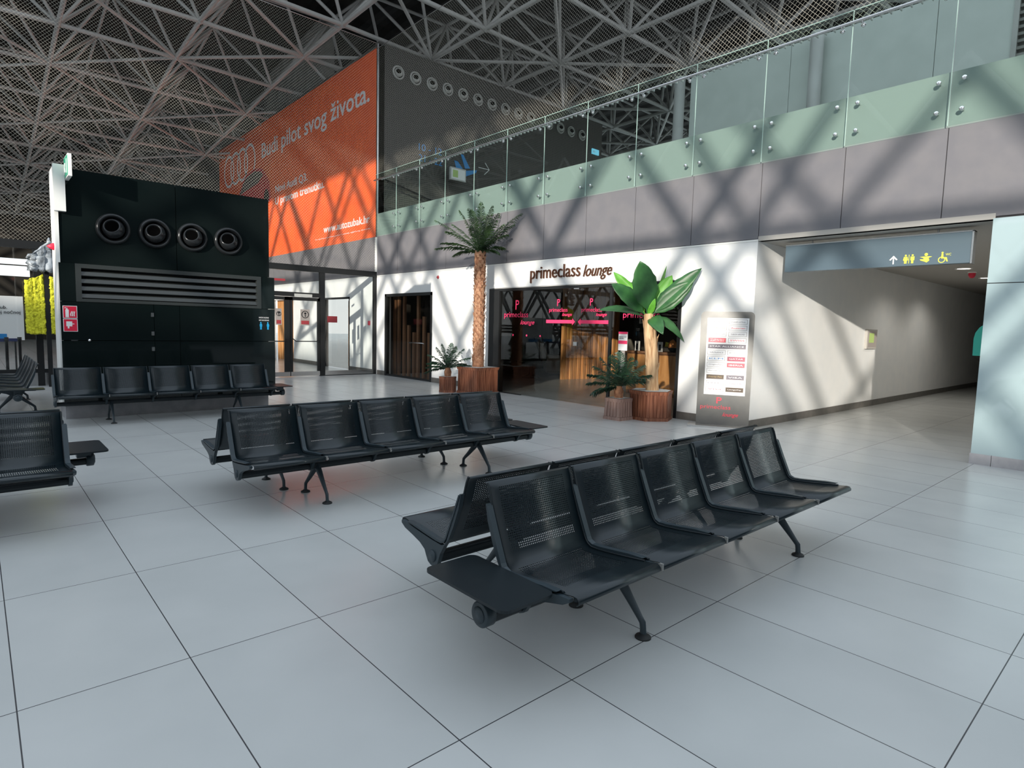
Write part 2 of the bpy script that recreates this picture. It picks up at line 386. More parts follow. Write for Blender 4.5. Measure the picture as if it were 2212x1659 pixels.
# right-hand pillar block of pale glass with plinth
PX = 8.95
pb = MB(); pb.box((PX, -8, .13), (FX+.3, -1.16, 2.165)); pb.box((PX, -8, 2.175), (FX+.3, -1.16, 2.925))
struct(pb, 'wall_right', M['pillar'])
struct(bx((PX+.02, -8, .1), (FX+.2, -1.17, 2.93)), 'trim_7', M['dark_joint'])
pl = MB(); pl.box((PX-.006, -1.36, 0), (PX+.2, -1.15, .13)); 
for k in range(6): pl.box((PX-.006, -1.365-(k+1)*1.18+.006, 0), (PX+.2, -1.365-k*1.18, .13))
struct(pl, 'baseboard_right', M['plinth'])
# lounge interior shell
li = MB(); li.box((16.2, 1.95, 0), (16.4, 13.5, 2.93)); li.box((FX+.2, 13.3, 0), (16.2, 13.5, 2.93)); li.box((FX+.2, 1.951, 0), (16.2, 2.0, 2.93)); li.box((11.2, 10.4, 0), (11.3, 13.3, 2.93))
struct(li, 'wall_lounge', M['inner'])
struct(bx((FX+.2, 1.95, 2.88), (16.4, 13.5, 2.93)), 'ceiling_lounge_low', M['inner'])
# far end of the hall
fw = MB(); fw.box((-16, 46, 0), (FX, 46.3, 3.9)); fw.box((-16, 46, 5.0), (FX, 46.3, 11)); fw.box((-16, 46, 3.9), (-.8, 46.3, 5.0)); fw.box((2.8, 46, 3.9), (FX, 46.3, 5.0)); fw.box((1.2, 46, 3.9), (1.3, 46.2, 5.0)); fw.box((-.8, 46.05, 4.55), (2.8, 46.15, 4.62))
struct(fw, 'wall_far', M['inner'])
# unseen blockers added to shape daylight and reflections
struct(bx((-16, -20.2, 0), (24, -20, 11)), 'sky_blocker_south', M['black'])  # added out of view so the black tower reflects no bright sky
struct(bx((-16.2, -26, 11.0), (-16, 46, 18)), 'sun_blocker_west', M['clad'])  # added out of view to cut the sun off high on the banner
struct(bx((-60.5, -90, 0), (-60, 60, 13.2)), 'sun_blocker_outside', M['gwall'])  # added obstacle outside that keeps low sun off the floor
# west glazing lattice of tubes (throws the shadow pattern)
lat = MB()
for (xx, off, r, hw, h0) in ((-16., 0., .12, 2.5, 3.3), (-17.4, 1.45, .11, 2.2, 3.3), (-18.8, 3.1, .10, 2.8, 3.3)):
    zc = 7.75+(-16-xx)*.187
    for j in range(-18, 24):
        for i in range(-3, 2):
            y0 = j*hw+off; z0 = zc+i*h0
            if (i+j) % 2 == 0:
                for s_ in (-1, 1): lat.tube([(xx, y0, z0), (xx, y0+s_*hw, z0+h0)], r, 8, False)
    for i in (-2, 0): lat.tube([(xx, -44, zc+i*h0), (xx, 60, zc+i*h0)], r*.9, 8, False)
struct(lat, 'trim_8', M['tube'])

# ---------------------------------------------------------------- roof: corrugated deck + double-layer tube frame
def zb(x, y):
    z = 10.0
    if y > 18: z -= (y-18)*.10
    return max(z, 7.5)
dk = MB(); xs = [(-16+.25*i) for i in range(0, 190)]; ys = [-3, 0, 3, 6, 9, 12, 15, 18, 20, 22, 27, 32, 38, 47]
dv = []
for j, y in enumerate(ys):
    for i, x in enumerate(xs): dv.append((x, y, zb(x, y)+2.35+(.07 if (i//2) % 2 else -.02)))
nx = len(xs); df = [(j*nx+i, j*nx+i+1, (j+1)*nx+i+1, (j+1)*nx+i) for j in range(len(ys)-1) for i in range(nx-1) if xs[i]+ys[j] > 17]
dk.add(dv, df); struct(dk, 'ceiling', M['deck'])
fr = MB(); S = 3.05; SY = 2.75; X0 = -.9; Y0 = 3.15
def nb(i, j): x, y = X0+S*i, Y0+SY*j; return V((x, y, zb(x, y)+.04*math.sin(i*1.7+j*.9)))
def ntp(i, j): x, y = X0+S*i+1.52, Y0+SY*j+1.37; return V((x, y, zb(x, y)+2.0+.1*math.sin(i+j*2.1)))
for i in range(-1, 11):
    for j in range(-1, 16):
        p = nb(i, j); R1, R2 = .064, .05
        if p.x+p.y < 13.5: continue
        fr.tube([p, nb(i+1, j)], R1, 8, False); fr.tube([p, nb(i, j+1)], R1, 8, False)
        fr.tube([nb(i+1, j), nb(i, j+1)] if (i+j) % 2 else [p, nb(i+1, j+1)], R2, 7, False)
        t = ntp(i, j)
        for q in (p, nb(i+1, j), nb(i, j+1), nb(i+1, j+1)): fr.tube([q, t], R2, 7, False)
        fr.tube([t, ntp(i+1, j)], R2, 7, False); fr.tube([t, ntp(i, j+1)], R2, 7, False)
        fr.lathe([(0, -.09), (.065, -.07), (.09, 0), (.065, .07), (0, .09)], p, 8)
o = fr.build('roof_space_frame', M['tube']); tag(o, 'grey tubular space frame criss-crossing under the dark roof', 'roof frame', kind='structure')

# ---------------------------------------------------------------- bird nets
nt_ = MB(); nt_.add([(FX, -6.5, 5.72), (FX, NY, 5.72), (FX, NY, 9.45), (FX, -6.5, 9.45)], [(0, 1, 2, 3)])
t = thing('bird_net', (FX, 3, 5.72), 'fine pale bird net rising from the glass balcony rail', 'net')
o = nt_.build('netting', M['net'], t); o['kind'] = 'stuff'
MB().tube([(FX, -6.5, 9.45), (FX, NY, 9.45)], .008, 6).build('net_cable', M['steel'], t)
nt_ = MB(); nt_.add([(-3, NY, 3.06), (FX-.02, NY, 3.06), (FX-.02, NY, 9.6), (-3, NY, 9.6)], [(0, 1, 2, 3)])
t = thing('bird_net', (3, NY, 3.06), 'fine pale bird net above the dark glazed partition, in front of banner', 'net')
o = nt_.build('netting', M['net'], t); o['kind'] = 'stuff'
MB().tube([(-3, NY, 9.6), (FX-.02, NY, 9.6)], .008, 6).build('net_cable', M['steel'], t)

# ---------------------------------------------------------------- glass balustrade of the gallery
t = thing('glass_balustrade', (FX, 3, 4.1), 'greenish frameless glass balustrade with steel rail along the upper gallery', 'balustrade')
for k in range(-6, 11):
    y0 = jy0+1.182*k; y1 = min(y0+1.182, NY-.03)
    gp = bx((FX-.052, y0+.008, 4.105), (FX-.04, y1-.008, 5.88)).build('glass_panel', M['bal'], t); gp['_org'] = tuple(t['_org'])
    ge = MB(); ge.box((FX-.053, y0+.003, 4.105), (FX-.039, y0+.009, 5.88)); ge.box((FX-.053, y0+.009, 5.875), (FX-.039, y1-.008, 5.882))
    ge.build('glass_edge', M['edge'], t)
    for dy in (.13, -.13):
        for z in (4.28, 4.64): MB().lathe([(0, .03), (.022, .03), (.028, .022), (.028, 0), (.012, 0), (.012, -.07)], (FX-.052, y0+dy, z), 12, 'X').build('standoff_bolt', M['chrome'], gp)
        rb = MB().tube([(FX-.05, y0+dy, 5.64), (FX-.09, y0+dy, 5.64), (FX-.1, y0+dy, 5.69)], .012, 8); rb.lathe([(0, .03), (.03, .025), (.03, 0)], (FX-.052, y0+dy, 5.64), 10, 'X'); rb.build('rail_bracket', M['chrome'], gp)
MB().tube([(FX-.1, -6.5, 5.7), (FX-.1, NY-.04, 5.7)], .021, 12).build('handrail', M['steel'], t)
cl = MB()
for k in range(130): cl.box((FX-.075, -1.6+k*.115, 5.685), (FX+.005, -1.588+k*.115, 5.735))
cl.build('net_clips', M['clip'], t)['kind'] = 'stuff'
# gallery columns
for y, d in ((6.5, 'at the left end of the grey gallery wall'), (3.1, 'in the middle of the grey gallery wall')):
    c_ = MB().lathe([(0, 0), (.15, 0), (.15, .02), (.135, .02), (.135, 3.23), (0, 3.23)], (13.8, y, 4.77), 20)
    tag(c_.build('round_column', M['tube']), 'round grey column behind the glass balustrade, '+d, 'column')
# wall handrail inside gallery
MB_ = MB().tube([(9.15, NY-.09, 5.82), (11.0, NY-.09, 5.42)], .018, 8)
for x in (9.4, 10.6): MB_.tube([(x, NY-.09, 5.82-.216*(x-9.15)), (x, NY, 5.78-.216*(x-9.15))], .012, 6)
tag(MB_.build('stair_handrail', M['frame']), 'thin dark sloping handrail on the dark wall behind the balustrade', 'handrail')

# ---------------------------------------------------------------- air nozzles
def nozzle(t, c, R, mflange, mball, ax, tilt):
    """round jet nozzle facing -y; flange ring, inner ball with a dark mouth"""
    c = V(c)
    MB().lathe([(R*.70, -.05*R), (R*.74, .03*R), (R*.79, .16*R), (R*.84, .22*R), (R*.90, .22*R), (R*.97, .13*R), (R, 0)], c, 32, 'Y').build('flange', mflange, t)
    MB().lathe([(R*.72, .005), (R*.70, -.03*R), (0, -.03*R)], c, 28, 'Y').build('throat', M['hole'], t)
    rot = Matrix.Rotation(tilt[0], 3, 'X') @ Matrix.Rotation(tilt[1], 3, 'Z')
    prof = []
    for k in range(9):
        a = math.radians(-5+k*6.6); prof.append((R*.66*math.cos(a), R*.66*math.sin(a)-.02*R))
    prof += [(prof[-1][0]*.93, prof[-1][1]-.01), (prof[-1][0]*.86, prof[-1][1]-.12*R)]
    mb = MB(); vs = []; n = 28
    for r, h in prof:
        for k in range(n):
            th = 2*math.pi*k/n; p = V((r*math.cos(th), -h, r*math.sin(th))); vs.append((rot @ p)+c)
    mb.add(vs, [(i*n+k, i*n+(k+1) % n, (i+1)*n+(k+1) % n, (i+1)*n+k) for i in range(len(prof)-1) for k in range(n)], True)
    ball = mb.build('nozzle_ball', mball, t)
    r, h = prof[-1]
    o = MB().add([(rot @ V((r*math.cos(2*math.pi*k/n), -h-.002, r*math.sin(2*math.pi*k/n))))+c for k in range(n)], [tuple(range(n))]).build('mouth', M['hole'], t)
    return o
xn = [9.75, 10.35, 10.95, 11.55, 12.16, 12.77, 13.37, 13.97, 14.57, 15.18, 16.09, 16.7, 17.28, 17.9]
for i, x in enumerate(xn):
    t = thing('air_nozzle', (x, NY, 8.98), 'round pale grey air nozzle, %s from the orange banner along the dark wall' % ORD[i], 'air nozzle', 'air nozzles on the dark wall')
    nozzle(t, (x, NY-.014, 8.98), .2, M['nozzle_l'], M['nozzle_l'], 'Y', (-.25, -.35))

# dark-wall wayfinding
t = thing('gate_sign', (10.5, NY, 6.6), 'faded blue gate numbers and aeroplane lettered on the dark wall', 'sign')
text('10 - 12', (10.5, NY-.003, 6.90), XP, ZU, .86, .21, M['blue'], 'gate_numbers', t)
text('21 - 22', (10.5, NY-.003, 6.58), XP, ZU, .88, .21, M['blue'], 'gate_numbers', t)
text('izlazi\ngates', (11.48, NY-.003, 6.86), XP, ZU, .26, .2, M['sgrey'], 'small_words', t)
pn = MB()
pn.prism([(11.85, NY, 6.52), (12.25, NY, 6.40), (12.75, NY, 6.62), (12.8, NY, 6.72), (12.35, NY, 6.62), (12.1, NY, 6.62)], (0, 0, 0), (0, -.006, 0))
pn.prism([(11.95, NY, 6.58), (11.86, NY, 6.86), (12.0, NY, 6.85), (12.2, NY, 6.66)], (0, 0, 0), (0, -.007, 0))
pn.prism([(12.1, NY, 7.12), (12.22, NY, 7.1), (12.5, NY, 6.72), (12.3, NY, 6.68)], (0, 0, 0), (0, -.008, 0))
pn.build('aeroplane_symbol', M['blue'], t)
t = thing('arrow_sign', (13.0, NY, 6.8), 'white arrow pointing right on the dark upper wall', 'sign')
aw = MB(); aw.tube([(12.84, NY-.02, 6.82), (13.3, NY-.02, 6.82)], .014, 6); aw.tube([(13.12, NY-.02, 7.02), (13.31, NY-.02, 6.82), (13.1, NY-.02, 6.63)], .014, 6)
aw.build('arrow', M['paper'], t)
t = thing('emergency_light', (11.7, NY-.35, 6.1), 'pale box sign with green symbol hanging by the dark upper wall', 'sign')
bx((11.43, NY-.4, 6.13), (12.04, NY-.32, 6.52)).build('housing', M['clip'], t)
bx((11.47, NY-.405, 6.17), (12.0, NY-.4, 6.48)).build('face', M['paper'], t)
bx((11.52, NY-.41, 6.22), (11.72, NY-.405, 6.44)).build('green_symbol', M['pgreen'], t)
MB().tube([(11.7, NY-.36, 6.52), (11.7, NY, 6.6)], .012, 6).build('bracket', M['steel'], t)
t = thing('exit_sign', (18.65, NY-.1, 8.5), 'tiny lit blue exit sign far along the dark wall', 'sign')
bx((18.5, NY-.05, 8.42), (18.9, NY, 8.62)).build('face', mat('lit_blue', (.1, .4, .6), .4, emit=(.2, .6, .8), es=.7), t)
text('\u2190', (18.53, NY-.055, 8.46), XP, ZU, .15, .1, M['paper'], 'arrow', t)

# ---------------------------------------------------------------- banner
BX = FX+.045
t = thing('banner', (BX, 21, 4.07), 'huge orange car advertising banner covering the side of the upper block', 'banner')
bx((BX-.02, 13.68, 4.07), (BX, 28.75, 9.5)).build('banner_sheet', M['banner'], t)
q = BX-.022
text('Budi pilot svog \u017eivota.', (q, 23.08, 7.92), YN, ZU, 9.0, .78, M['banner_txt'], 'headline', t, bold=.01)
text('Novi Audi Q3.', (q, 21.64, 6.48), YN, ZU, 3.06, .34, M['banner_txt'], 'lettering', t, bold=.015)
text('U pravom trenutku.', (q, 21.66, 5.98), YN, ZU, 4.45, .38, M['banner_txt'], 'lettering', t, bold=.015)
text('www.autozubak.hr', (q, 17.27, 4.56), YN, ZU, 3.22, .24, M['banner_txt'], 'web_address', t, bold=.015)
text('Prosječna potrošnja goriva i emisija ugljičnog dioksida', (q, 17.92, 4.36), YN, ZU, 3.9, .05, M['banner_txt'], 'small_print', t)
lg = MB()
for y in (27.3, 26.38, 25.46, 24.54): ring(lg, (q, y, 8.29), .72, .60, (0, -1, 0), (0, 0, 1), -.006)
lg.build('ring_logo', M['banner_txt'], t)
cb_ = MB().prism([(q, a, b) for a, b in ((26.3, 6.3), (26.05, 7.0), (25.5, 7.52), (24.9, 7.80), (24.0, 7.87), (23.1, 7.74), (22.7, 7.5), (22.25, 7.07), (22.15, 6.3))], (0, 0, 0), (-.004, 0, 0))
car = cb_.build('car_picture', M['car'], t)
cw = MB().prism([(q-.005, a, b) for a, b in ((25.85, 7.05), (25.35, 7.48), (24.85, 7.68), (24.0, 7.76), (23.2, 7.62), (22.95, 7.45), (23.5, 7.22), (24.7, 7.12))], (0, 0, 0), (-.003, 0, 0))
cw.build('car_window', M['carw'], t)
MB().prism([(q-.005, 22.6+.28*math.cos(a*.4), 6.5+.34*math.sin(a*.4)) for a in range(16)], (0, 0, 0), (-.003, 0, 0)).build('car_wheel', M['black'], t)

# ---------------------------------------------------------------- glazed partition at y = NY
def pane(y, x0, x1, z0, z1, t, m='pane', name='pane'):
    return bx((x0, y-.006, z0), (x1, y+.006, z1)).build(name, M[m], t)
t = thing('glazed_partition', (5, NY, 0), 'dark framed glazed partition under the banner, between black tower and lounge wall', 'glass partition', kind='structure')
f = MB(); f.box((-3, NY-.06, 2.9), (FX-.01, NY+.06, 3.06)); f.box((7.28, NY-.05, 0), (7.42, NY+.05, 2.9)); f.box((FX-.09, NY-.05, 0), (FX-.013, NY+.05, 2.9))
f.box((5.2, NY-.05, 0), (5.32, NY+.05, 2.9)); f.box((5.32, NY-.05, 2.2), (7.28, NY+.05, 2.32)); f.box((.95, NY-.05, 0), (1.07, NY+.05, 2.9)); f.box((-3, NY-.03, .28), (.95, NY+.03, .36)); f.box((1.07, NY-.03, .28), (5.2, NY+.03, .36))
f.box((7.42, NY-.03, 0), (FX-.09, NY+.03, .02))
f.build('frame', M['frame'], t)
pane(NY, 7.42, FX-.09, .14, 2.9, t); pane(NY, 5.32, 7.28, 2.32, 2.9, t); pane(NY, -3, .95, .36, 2.9, t); pane(NY, 1.07, 5.2, .36, 2.9, t)
k_ = MB(); k_.box((7.42, NY-.02, .02), (FX-.09, NY+.02, .14)); k_.box((-3, NY-.02, 0), (.95, NY+.02, .28)); k_.box((1.07, NY-.02, 0), (5.2, NY+.02, .28)); k_.build('kick_plate', M['steel'], t)
for i, (a, b) in enumerate(((5.33, 6.42), (6.44, 7.27))):
    d = thing('door_%d' % (i+1), (a, NY, 0), ('left' if i == 0 else 'right')+' leaf of the dark framed glass double door under the banner', 'door', kind='structure')
    f = MB(); f.box((a, NY-.03, .02), (a+.06, NY+.03, 2.19)); f.box((b-(.14 if i == 0 else .06), NY-.03, .02), (b, NY+.03, 2.19)); f.box((a, NY-.03, 2.1), (b, NY+.03, 2.19)); f.build('door_frame', M['frame'], d)
    bx((a, NY-.032, .02), (b, NY+.032, .14)).build('kick_plate', M['steel'], d)
    pane(NY, a+.06, b-.06, .14, 2.1, d, name='glass')
    MB().tube([(a+.06, NY-.03, 1.05), (a+.12, NY-.1, .98), (b-.12, NY-.1, .98), (b-.06, NY-.03, 1.05)], .014, 8).build('push_bar', M['frame'], d)
    bx((a+.1, NY-.06, 2.2), (a+.6, NY-.03, 2.28)).build('door_closer', M['clip'], d)
for x0, x1, z0, z1, lab in ((6.72, 6.98, 1.42, 1.86, 'grey face-mask notice with red caption on the right glass door leaf'), (6.04, 6.2, 1.42, 1.86, 'grey face-mask notice with red caption beside black tower edge')):
    s_ = thing('door_notice', (x0, NY-.02, z0), lab, 'notice')
    bx((x0, NY-.02, z0), (x1, NY-.012, z1)).build('sheet', M['sgrey'], s_)
    rr = MB(); ring(rr, ((x0+x1)/2, NY-.022, z0+.3), (x1-x0)*.40, (x1-x0)*.33, (1, 0, 0), (0, 0, 1), .003, 28)
    rr.tube([((x0+x1)/2, NY-.022, z0+.24), ((x0+x1)/2, NY-.022, z0+.29)], .012, 6); rr.lathe([(0, .004), (.03, .004), (.03, 0)], ((x0+x1)/2, NY-.021, z0+.33), 14, 'Y'); rr.build('ring_symbol', M['frame'], s_)
    bx((x0+.02, NY-.023, z0+.03), (x1-.02, NY-.02, z0+.13)).build('red_caption', M['darkred'], s_)
solo(bx((7.5, NY-.02, 1.52), (7.8, NY-.012, 1.70)), 'red_sticker', M['darkred'], 'small dull red rectangular sticker on the glass right of the doors', 'sticker')
solo(bx((5.95, NY-.02, 2.60), (6.3, NY-.03, 2.66)), 'red_oval', M['darkred'], 'small red oval sticker above the glass double door', 'sticker')
solo(bx((FX-.03, 13.95, 1.47), (FX, 14.05, 1.6)), 'fire_call_point', M['red'], 'small red fire call point on white wall behind the partition glass', 'call point')
# openings in the wall beyond the partition
t = thing('door_3', (FX, 16.3, 0), 'dark framed glass door beyond the partition', 'door', kind='structure')
f = MB(); f.box((FX, 15.3, 0), (FX+.1, 15.37, 2.36)); f.box((FX, 17.23, 0), (FX+.1, 17.3, 2.36)); f.box((FX, 15.3, 2.3), (FX+.1, 17.3, 2.36)); f.build('door_frame', M['frame'], t)
bx((FX+.04, 15.37, .02), (FX+.05, 17.23, 2.3)).build('glass', M['pane_dark'], t)
t = thing('slat_screen', (FX+.3, 21, 0), 'honey timber slat screen seen through the left glass door leaf', 'screen')
for k in range(11): bx((FX+.22, 19.95+k*.2, 0), (FX+.32, 20.07+k*.2, 2.36)).build('slat', M['wood'], t)
t = thing('slat_screen', (FX+1., 16, 0), 'brown timber slats and shelving behind the glass door beyond the partition', 'screen')
for k in range(7): bx((FX+.9, 15.4+k*.28, 0), (FX+1., 15.52+k*.28, 2.3)).build('slat', M['wood'], t)
# left lounge-side door in the front wall (y 10.6..13.06)
t = thing('door_4', (FX, 11.8, 0), 'dark framed double glass door in the white wall left of the tall palm', 'door', kind='structure')
f = MB(); f.box((FX-.015, 10.6, 0), (FX+.1, 10.68, 2.39)); f.box((FX-.015, 12.98, 0), (FX+.1, 13.06, 2.39)); f.box((FX-.015, 10.6, 2.31), (FX+.1, 13.06, 2.39)); f.box((FX, 10.68, 0), (FX+.08, 12.98, .05)); f.build('door_frame', M['frame'], t)
for a, b in ((10.68, 11.825), (11.835, 12.98)):
    bx((FX+.03, a, .05), (FX+.042, b, 2.31)).build('glass', M['pane_dark'], t)
MB().tube([(FX+.02, 11.7, 1.0), (FX-.03, 11.7, 1.02), (FX-.03, 11.0, 1.02), (FX+.02, 11.0, 1.0)], .012, 8).build('push_bar', M['steel'], t)
t = thing('slat_screen', (9.43, 12.2, 0), 'dark brown timber posts of uneven height behind the left glass door', 'screen')
for y, h in ((12.7, 2.4), (12.45, 2.4), (12.15, 2.4), (11.9, 1.5), (11.62, 1.3), (11.4, 2.4), (11.1, 1.75), (10.85, 1.3), (10.62, 1.95)):
    bx((9.4, y+.39, 0), (9.46, y+.5, h)).build('slat', M['woodd'], t)

# ---------------------------------------------------------------- lounge glass front
t = thing('window_1', (FX, 5.6, 0), 'wide frameless lounge glass front', 'glass front', kind='structure')
f = MB(); f.box((FX-.012, 7.86, 0), (FX+.15, 8.23, 2.39)); f.box((FX-.012, 3.04, 2.33), (FX+.1, 7.86, 2.39)); f.box((FX-.012, 3.04, 0), (FX+.1, 3.1, 2.33)); f.box((FX, 7.1, 0), (FX+.05, 7.86, .015)); f.box((FX+.02, 4.58, 0), (FX+.06, 4.64, 2.33))
f.build('frame', M['frame'], t)
for a, b in ((3.1, 4.575), (4.645, 5.485), (5.495, 6.465), (6.475, 7.855)):
    bx((FX+.03, a, .015), (FX+.042, b, 2.33)).build('glass', M['pane_dark'], t)
hd = MB(); hd.box((FX+.0, 5.42, 2.31), (FX+.06, 5.56, 2.36)); hd.box((FX+.01, 5.44, 1.17), (FX+.06, 5.54, 1.25)); hd.build('patch_fitting', M['steel'], t)
def logo(nm, y, zP, hP, pl0, pl1, zp, hp, l0, l1, zl, hl, lab):
    t = thing(nm, (FX-.0, y, zl), lab, 'window lettering')
    gx = FX+.028
    text('P', (gx, y+hP*.3, zP), YN, ZU, hP*.6, hP, M['pinkred'], 'monogram', t, .002, bold=.01)
    MB().box((gx-.003, y+hP*.17, zP-hP*.12), (gx, y+hP*.3, zP+hP*.5)).build('monogram_stem', M['pinkred'], t)
    text('primeclass', (gx, pl0, zp), YN, ZU, pl0-pl1, hp, M['pinkred'], 'word', t, .002)
    text('lounge', (gx, l0, zl), YN, ZU, l0-l1, hl, M['pinkred'], 'word', t, .002, shear=.4, bold=.015)
    return t
logo('glass_logo', 7.28, 1.93, .19, 7.72, 6.92, 1.70, .16, 7.17, 6.71, 1.55, .13, 'pink red monogram and words on the leftmost lounge pane')
logo('glass_logo', 6.0, 1.99, .13, 6.27, 5.74, 1.83, .11, 5.89, 5.61, 1.75, .085, 'pink red monogram and words above the arrow pointing right')
logo('glass_logo', 5.10, 1.99, .13, 5.36, 4.83, 1.83, .11, 4.98, 4.70, 1.75, .085, 'pink red monogram and words above the arrow pointing left')
logo('glass_logo', 3.9, 1.93, .18, 4.31, 3.5, 1.70, .16, 3.8, 3.34, 1.56, .13, 'pink red words on the pane behind the banana plant')
def arrow(y0, y1, lab):
    s = -1 if y1 < y0 else 1; gx = FX+.028; z = 1.655
    pts = [(y0, z-.035), (y1-s*.08, z-.035), (y1-s*.08, z-.07), (y1, z), (y1-s*.08, z+.07), (y1-s*.08, z+.035), (y0, z+.035)]
    solo(MB().prism([(gx, a, b) for a, b in pts], (0, 0, 0), (-.002, 0, 0)), 'glass_arrow', M['pinkred'], lab, 'window sticker')
arrow(6.35, 5.52, 'pink red arrow pointing right on the lounge glass door')
arrow(4.66, 5.45, 'pink red arrow pointing left on the lounge glass door')
for i, y in enumerate((7.40, 6.95, 6.52)):
    solo(disc((FX+.028, y, 1.34), .022, (-1, 0, 0), .002, 14), 'glass_dot', M['pinkred'], 'small pink dot on the lounge pane, %s from the left' % ORD[i], 'window sticker', 'pink dots on the lounge glass')
# sign board above the lounge
t = thing('lounge_sign', (FX, 6, 2.4), 'white board with bronze lounge lettering above the glass front', 'sign')
bx((FX-.03, 4.47, 2.405), (FX, 8.22, 2.915)).build('board', M['white'], t)
text('primeclass', (FX-.06, 6.8, 2.47), YN, ZU, 1.44, .35, M['bronze'], 'word', t, -.03)
text('lounge', (FX-.06, 5.28, 2.47), YN, ZU, .72, .30, M['bronze'], 'word', t, -.03, shear=.35)
solo(MB().lathe([(0, .03), (.03, .03), (.045, .01), (.045, 0)], (FX, 10.35, 2.76), 14, 'X'), 'alarm_sounder', M['darkred'], 'small round red sounder high on the white wall left of the palm', 'alarm')

# ---------------------------------------------------------------- lounge interior
t = thing('slat_wall', (14, 9.6, 0), 'sunlit honey timber slat wall inside the lounge behind the glass door', 'slat wall')
random.seed(3)
for k in range(15):
    x = 13.05+k*.145; dy = random.uniform(-.05, .05)
    bx((x, 9.62-.2*k*.145+dy, 0), (x+.105, 9.72-.2*k*.145+dy, 2.86)).build('slat', M['wood'], t)
def armchair(x, y, rz, lab):
    t = thing('massage_armchair', (x, y, 0), lab, 'armchair', 'massage armchairs in the lounge', rz); t['_org'] = (0, 0, 0)
    def soft(pts, r, name):
        MB().tube(pts, r, 14).build(name, M['cream'], t)
    MB().box((-.3, -.35, .06), (.3, .35, .38)).build('base', M['cream'], t, bevel=.05)
    MB().box((-.27, -.42, .36), (.27, .3, .52)).build('seat', M['cream'], t, bevel=.06)
    MB().box((-.28, -.12, -.0), (.28, .12, .85), Matrix.Translation((0, .38, .45)) @ Matrix.Rotation(-.35, 4, 'X')).build('backrest', M['cream'], t, bevel=.08)
    for s in (-1, 1): MB().box((s*.3, -.42, .1), (s*.44, .4, .68)).build('armrest', M['cream'], t, bevel=.06)
    MB().box((-.25, -.12, -.4), (.25, .04, .05), Matrix.Translation((0, -.42, .5)) @ Matrix.Rotation(-.3, 4, 'X')).build('footrest', M['cream'], t, bevel=.05)
armchair(14.15, 10.9, .9, 'cream padded massage armchair left of the timber slat wall')
armchair(15.0, 7.9, .6, 'cream padded massage armchair right of the timber slat wall')
t = thing('coffee_table', (12.6, 10.5, 0), 'low dark round table in the lounge behind the left pane', 'table')
MB().lathe([(0, .5), (.45, .5), (.45, .46), (.1, .44), (.06, .1), (.3, .02), (.3, 0)], (12.6, 10.5, 0), 24).build('tabletop', M['black'], t)
t = thing('reception_counter', (12.1, 4.8, 0), 'timber fronted reception counter inside the lounge', 'counter')
bx((11.85, 2.6, 0), (12.35, 6.3, .98)).build('body', M['woodd'], t)
for k in range(4): bx((11.82, 2.65+k*.92, .08), (11.85, 3.52+k*.92, .95)).build('front_panel', M['wood'], t)
bx((11.78, 2.55, .98), (12.4, 6.35, 1.03)).build('worktop', M['woodd'], t)
t = thing('leaflet_poster', (11.9, 4.4, 1.03), 'blue poster of a skating figure on the reception counter', 'poster')
bx((11.88, 4.30, 1.03), (11.9, 4.52, 1.37)).build('board', mat('poster_blue', (.25, .5, .7), .5), t)
MB().tube([(11.87, 4.42, 1.10), (11.87, 4.41, 1.2), (11.87, 4.40, 1.27)], [.01, .02, .012], 8).build('figure', M['black'], t)
def holder(y, lab):
    t = thing('sign_holder', (11.9, y, 1.03), lab, 'sign holder')
    bx((11.89, y-.07, 1.03), (11.905, y+.07, 1.26)).build('sheet', M['paper'], t); bx((11.88, y-.02, 1.06), (11.889, y+.03, 1.2)).build('print', M['black'], t)
holder(6.05, 'white sheet with black figure standing at left end of counter'); holder(5.4, 'white sheet standing on the counter left of the banana trunk')
t = thing('desk_lamp', (12.0, 3.9, 1.03), 'small white shaded lamp on the reception counter', 'lamp')
MB().lathe([(0, 0), (.05, 0), (.05, .015), (.01, .02), (.01, .15)], (12, 3.9, 1.03), 14).build('base', M['black'], t); MB().lathe([(.09, .12), (.05, .24)], (12, 3.9, 1.03), 16).build('lamp_shade', M['paper'], t)
t = thing('flower_bowl', (12.1, 5.2, 1.03), 'yellow and orange flower bowl on the reception counter', 'ornament')
MB().lathe([(0, 0), (.05, 0), (.11, .08), (.12, .1), (.0, .06)], (12.1, 5.2, 1.03), 16).build('bowl', M['black'], t)
MB().lathe([(0, .3), (.06, .26), (.12, .17), (.1, .1)], (12.1, 5.2, 1.03), 10).build('flowers', M['orange'], t)
for s in (-1, 1): MB().prism([(12.1, 5.2+s*.06, 1.15), (12.1, 5.2+s*.22, 1.15), (12.1, 5.2+s*.2, 1.26), (12.1, 5.2+s*.1, 1.24)], (0, 0, 0), (.03, 0, 0)).build('petal', M['yellow'], t)
t = thing('drinks_shelf', (12.9, 3.6, 0), 'dark shelf unit behind the reception counter', 'shelf')
bx((12.85, 2.3, 0), (13.1, 4.3, 2.3)).build('back', M['inner'], t)
for z in (1.2, 1.55, 1.9): bx((12.55, 2.3, z), (12.85, 4.3, z+.03)).build('shelf_board', M['woodd'], t)
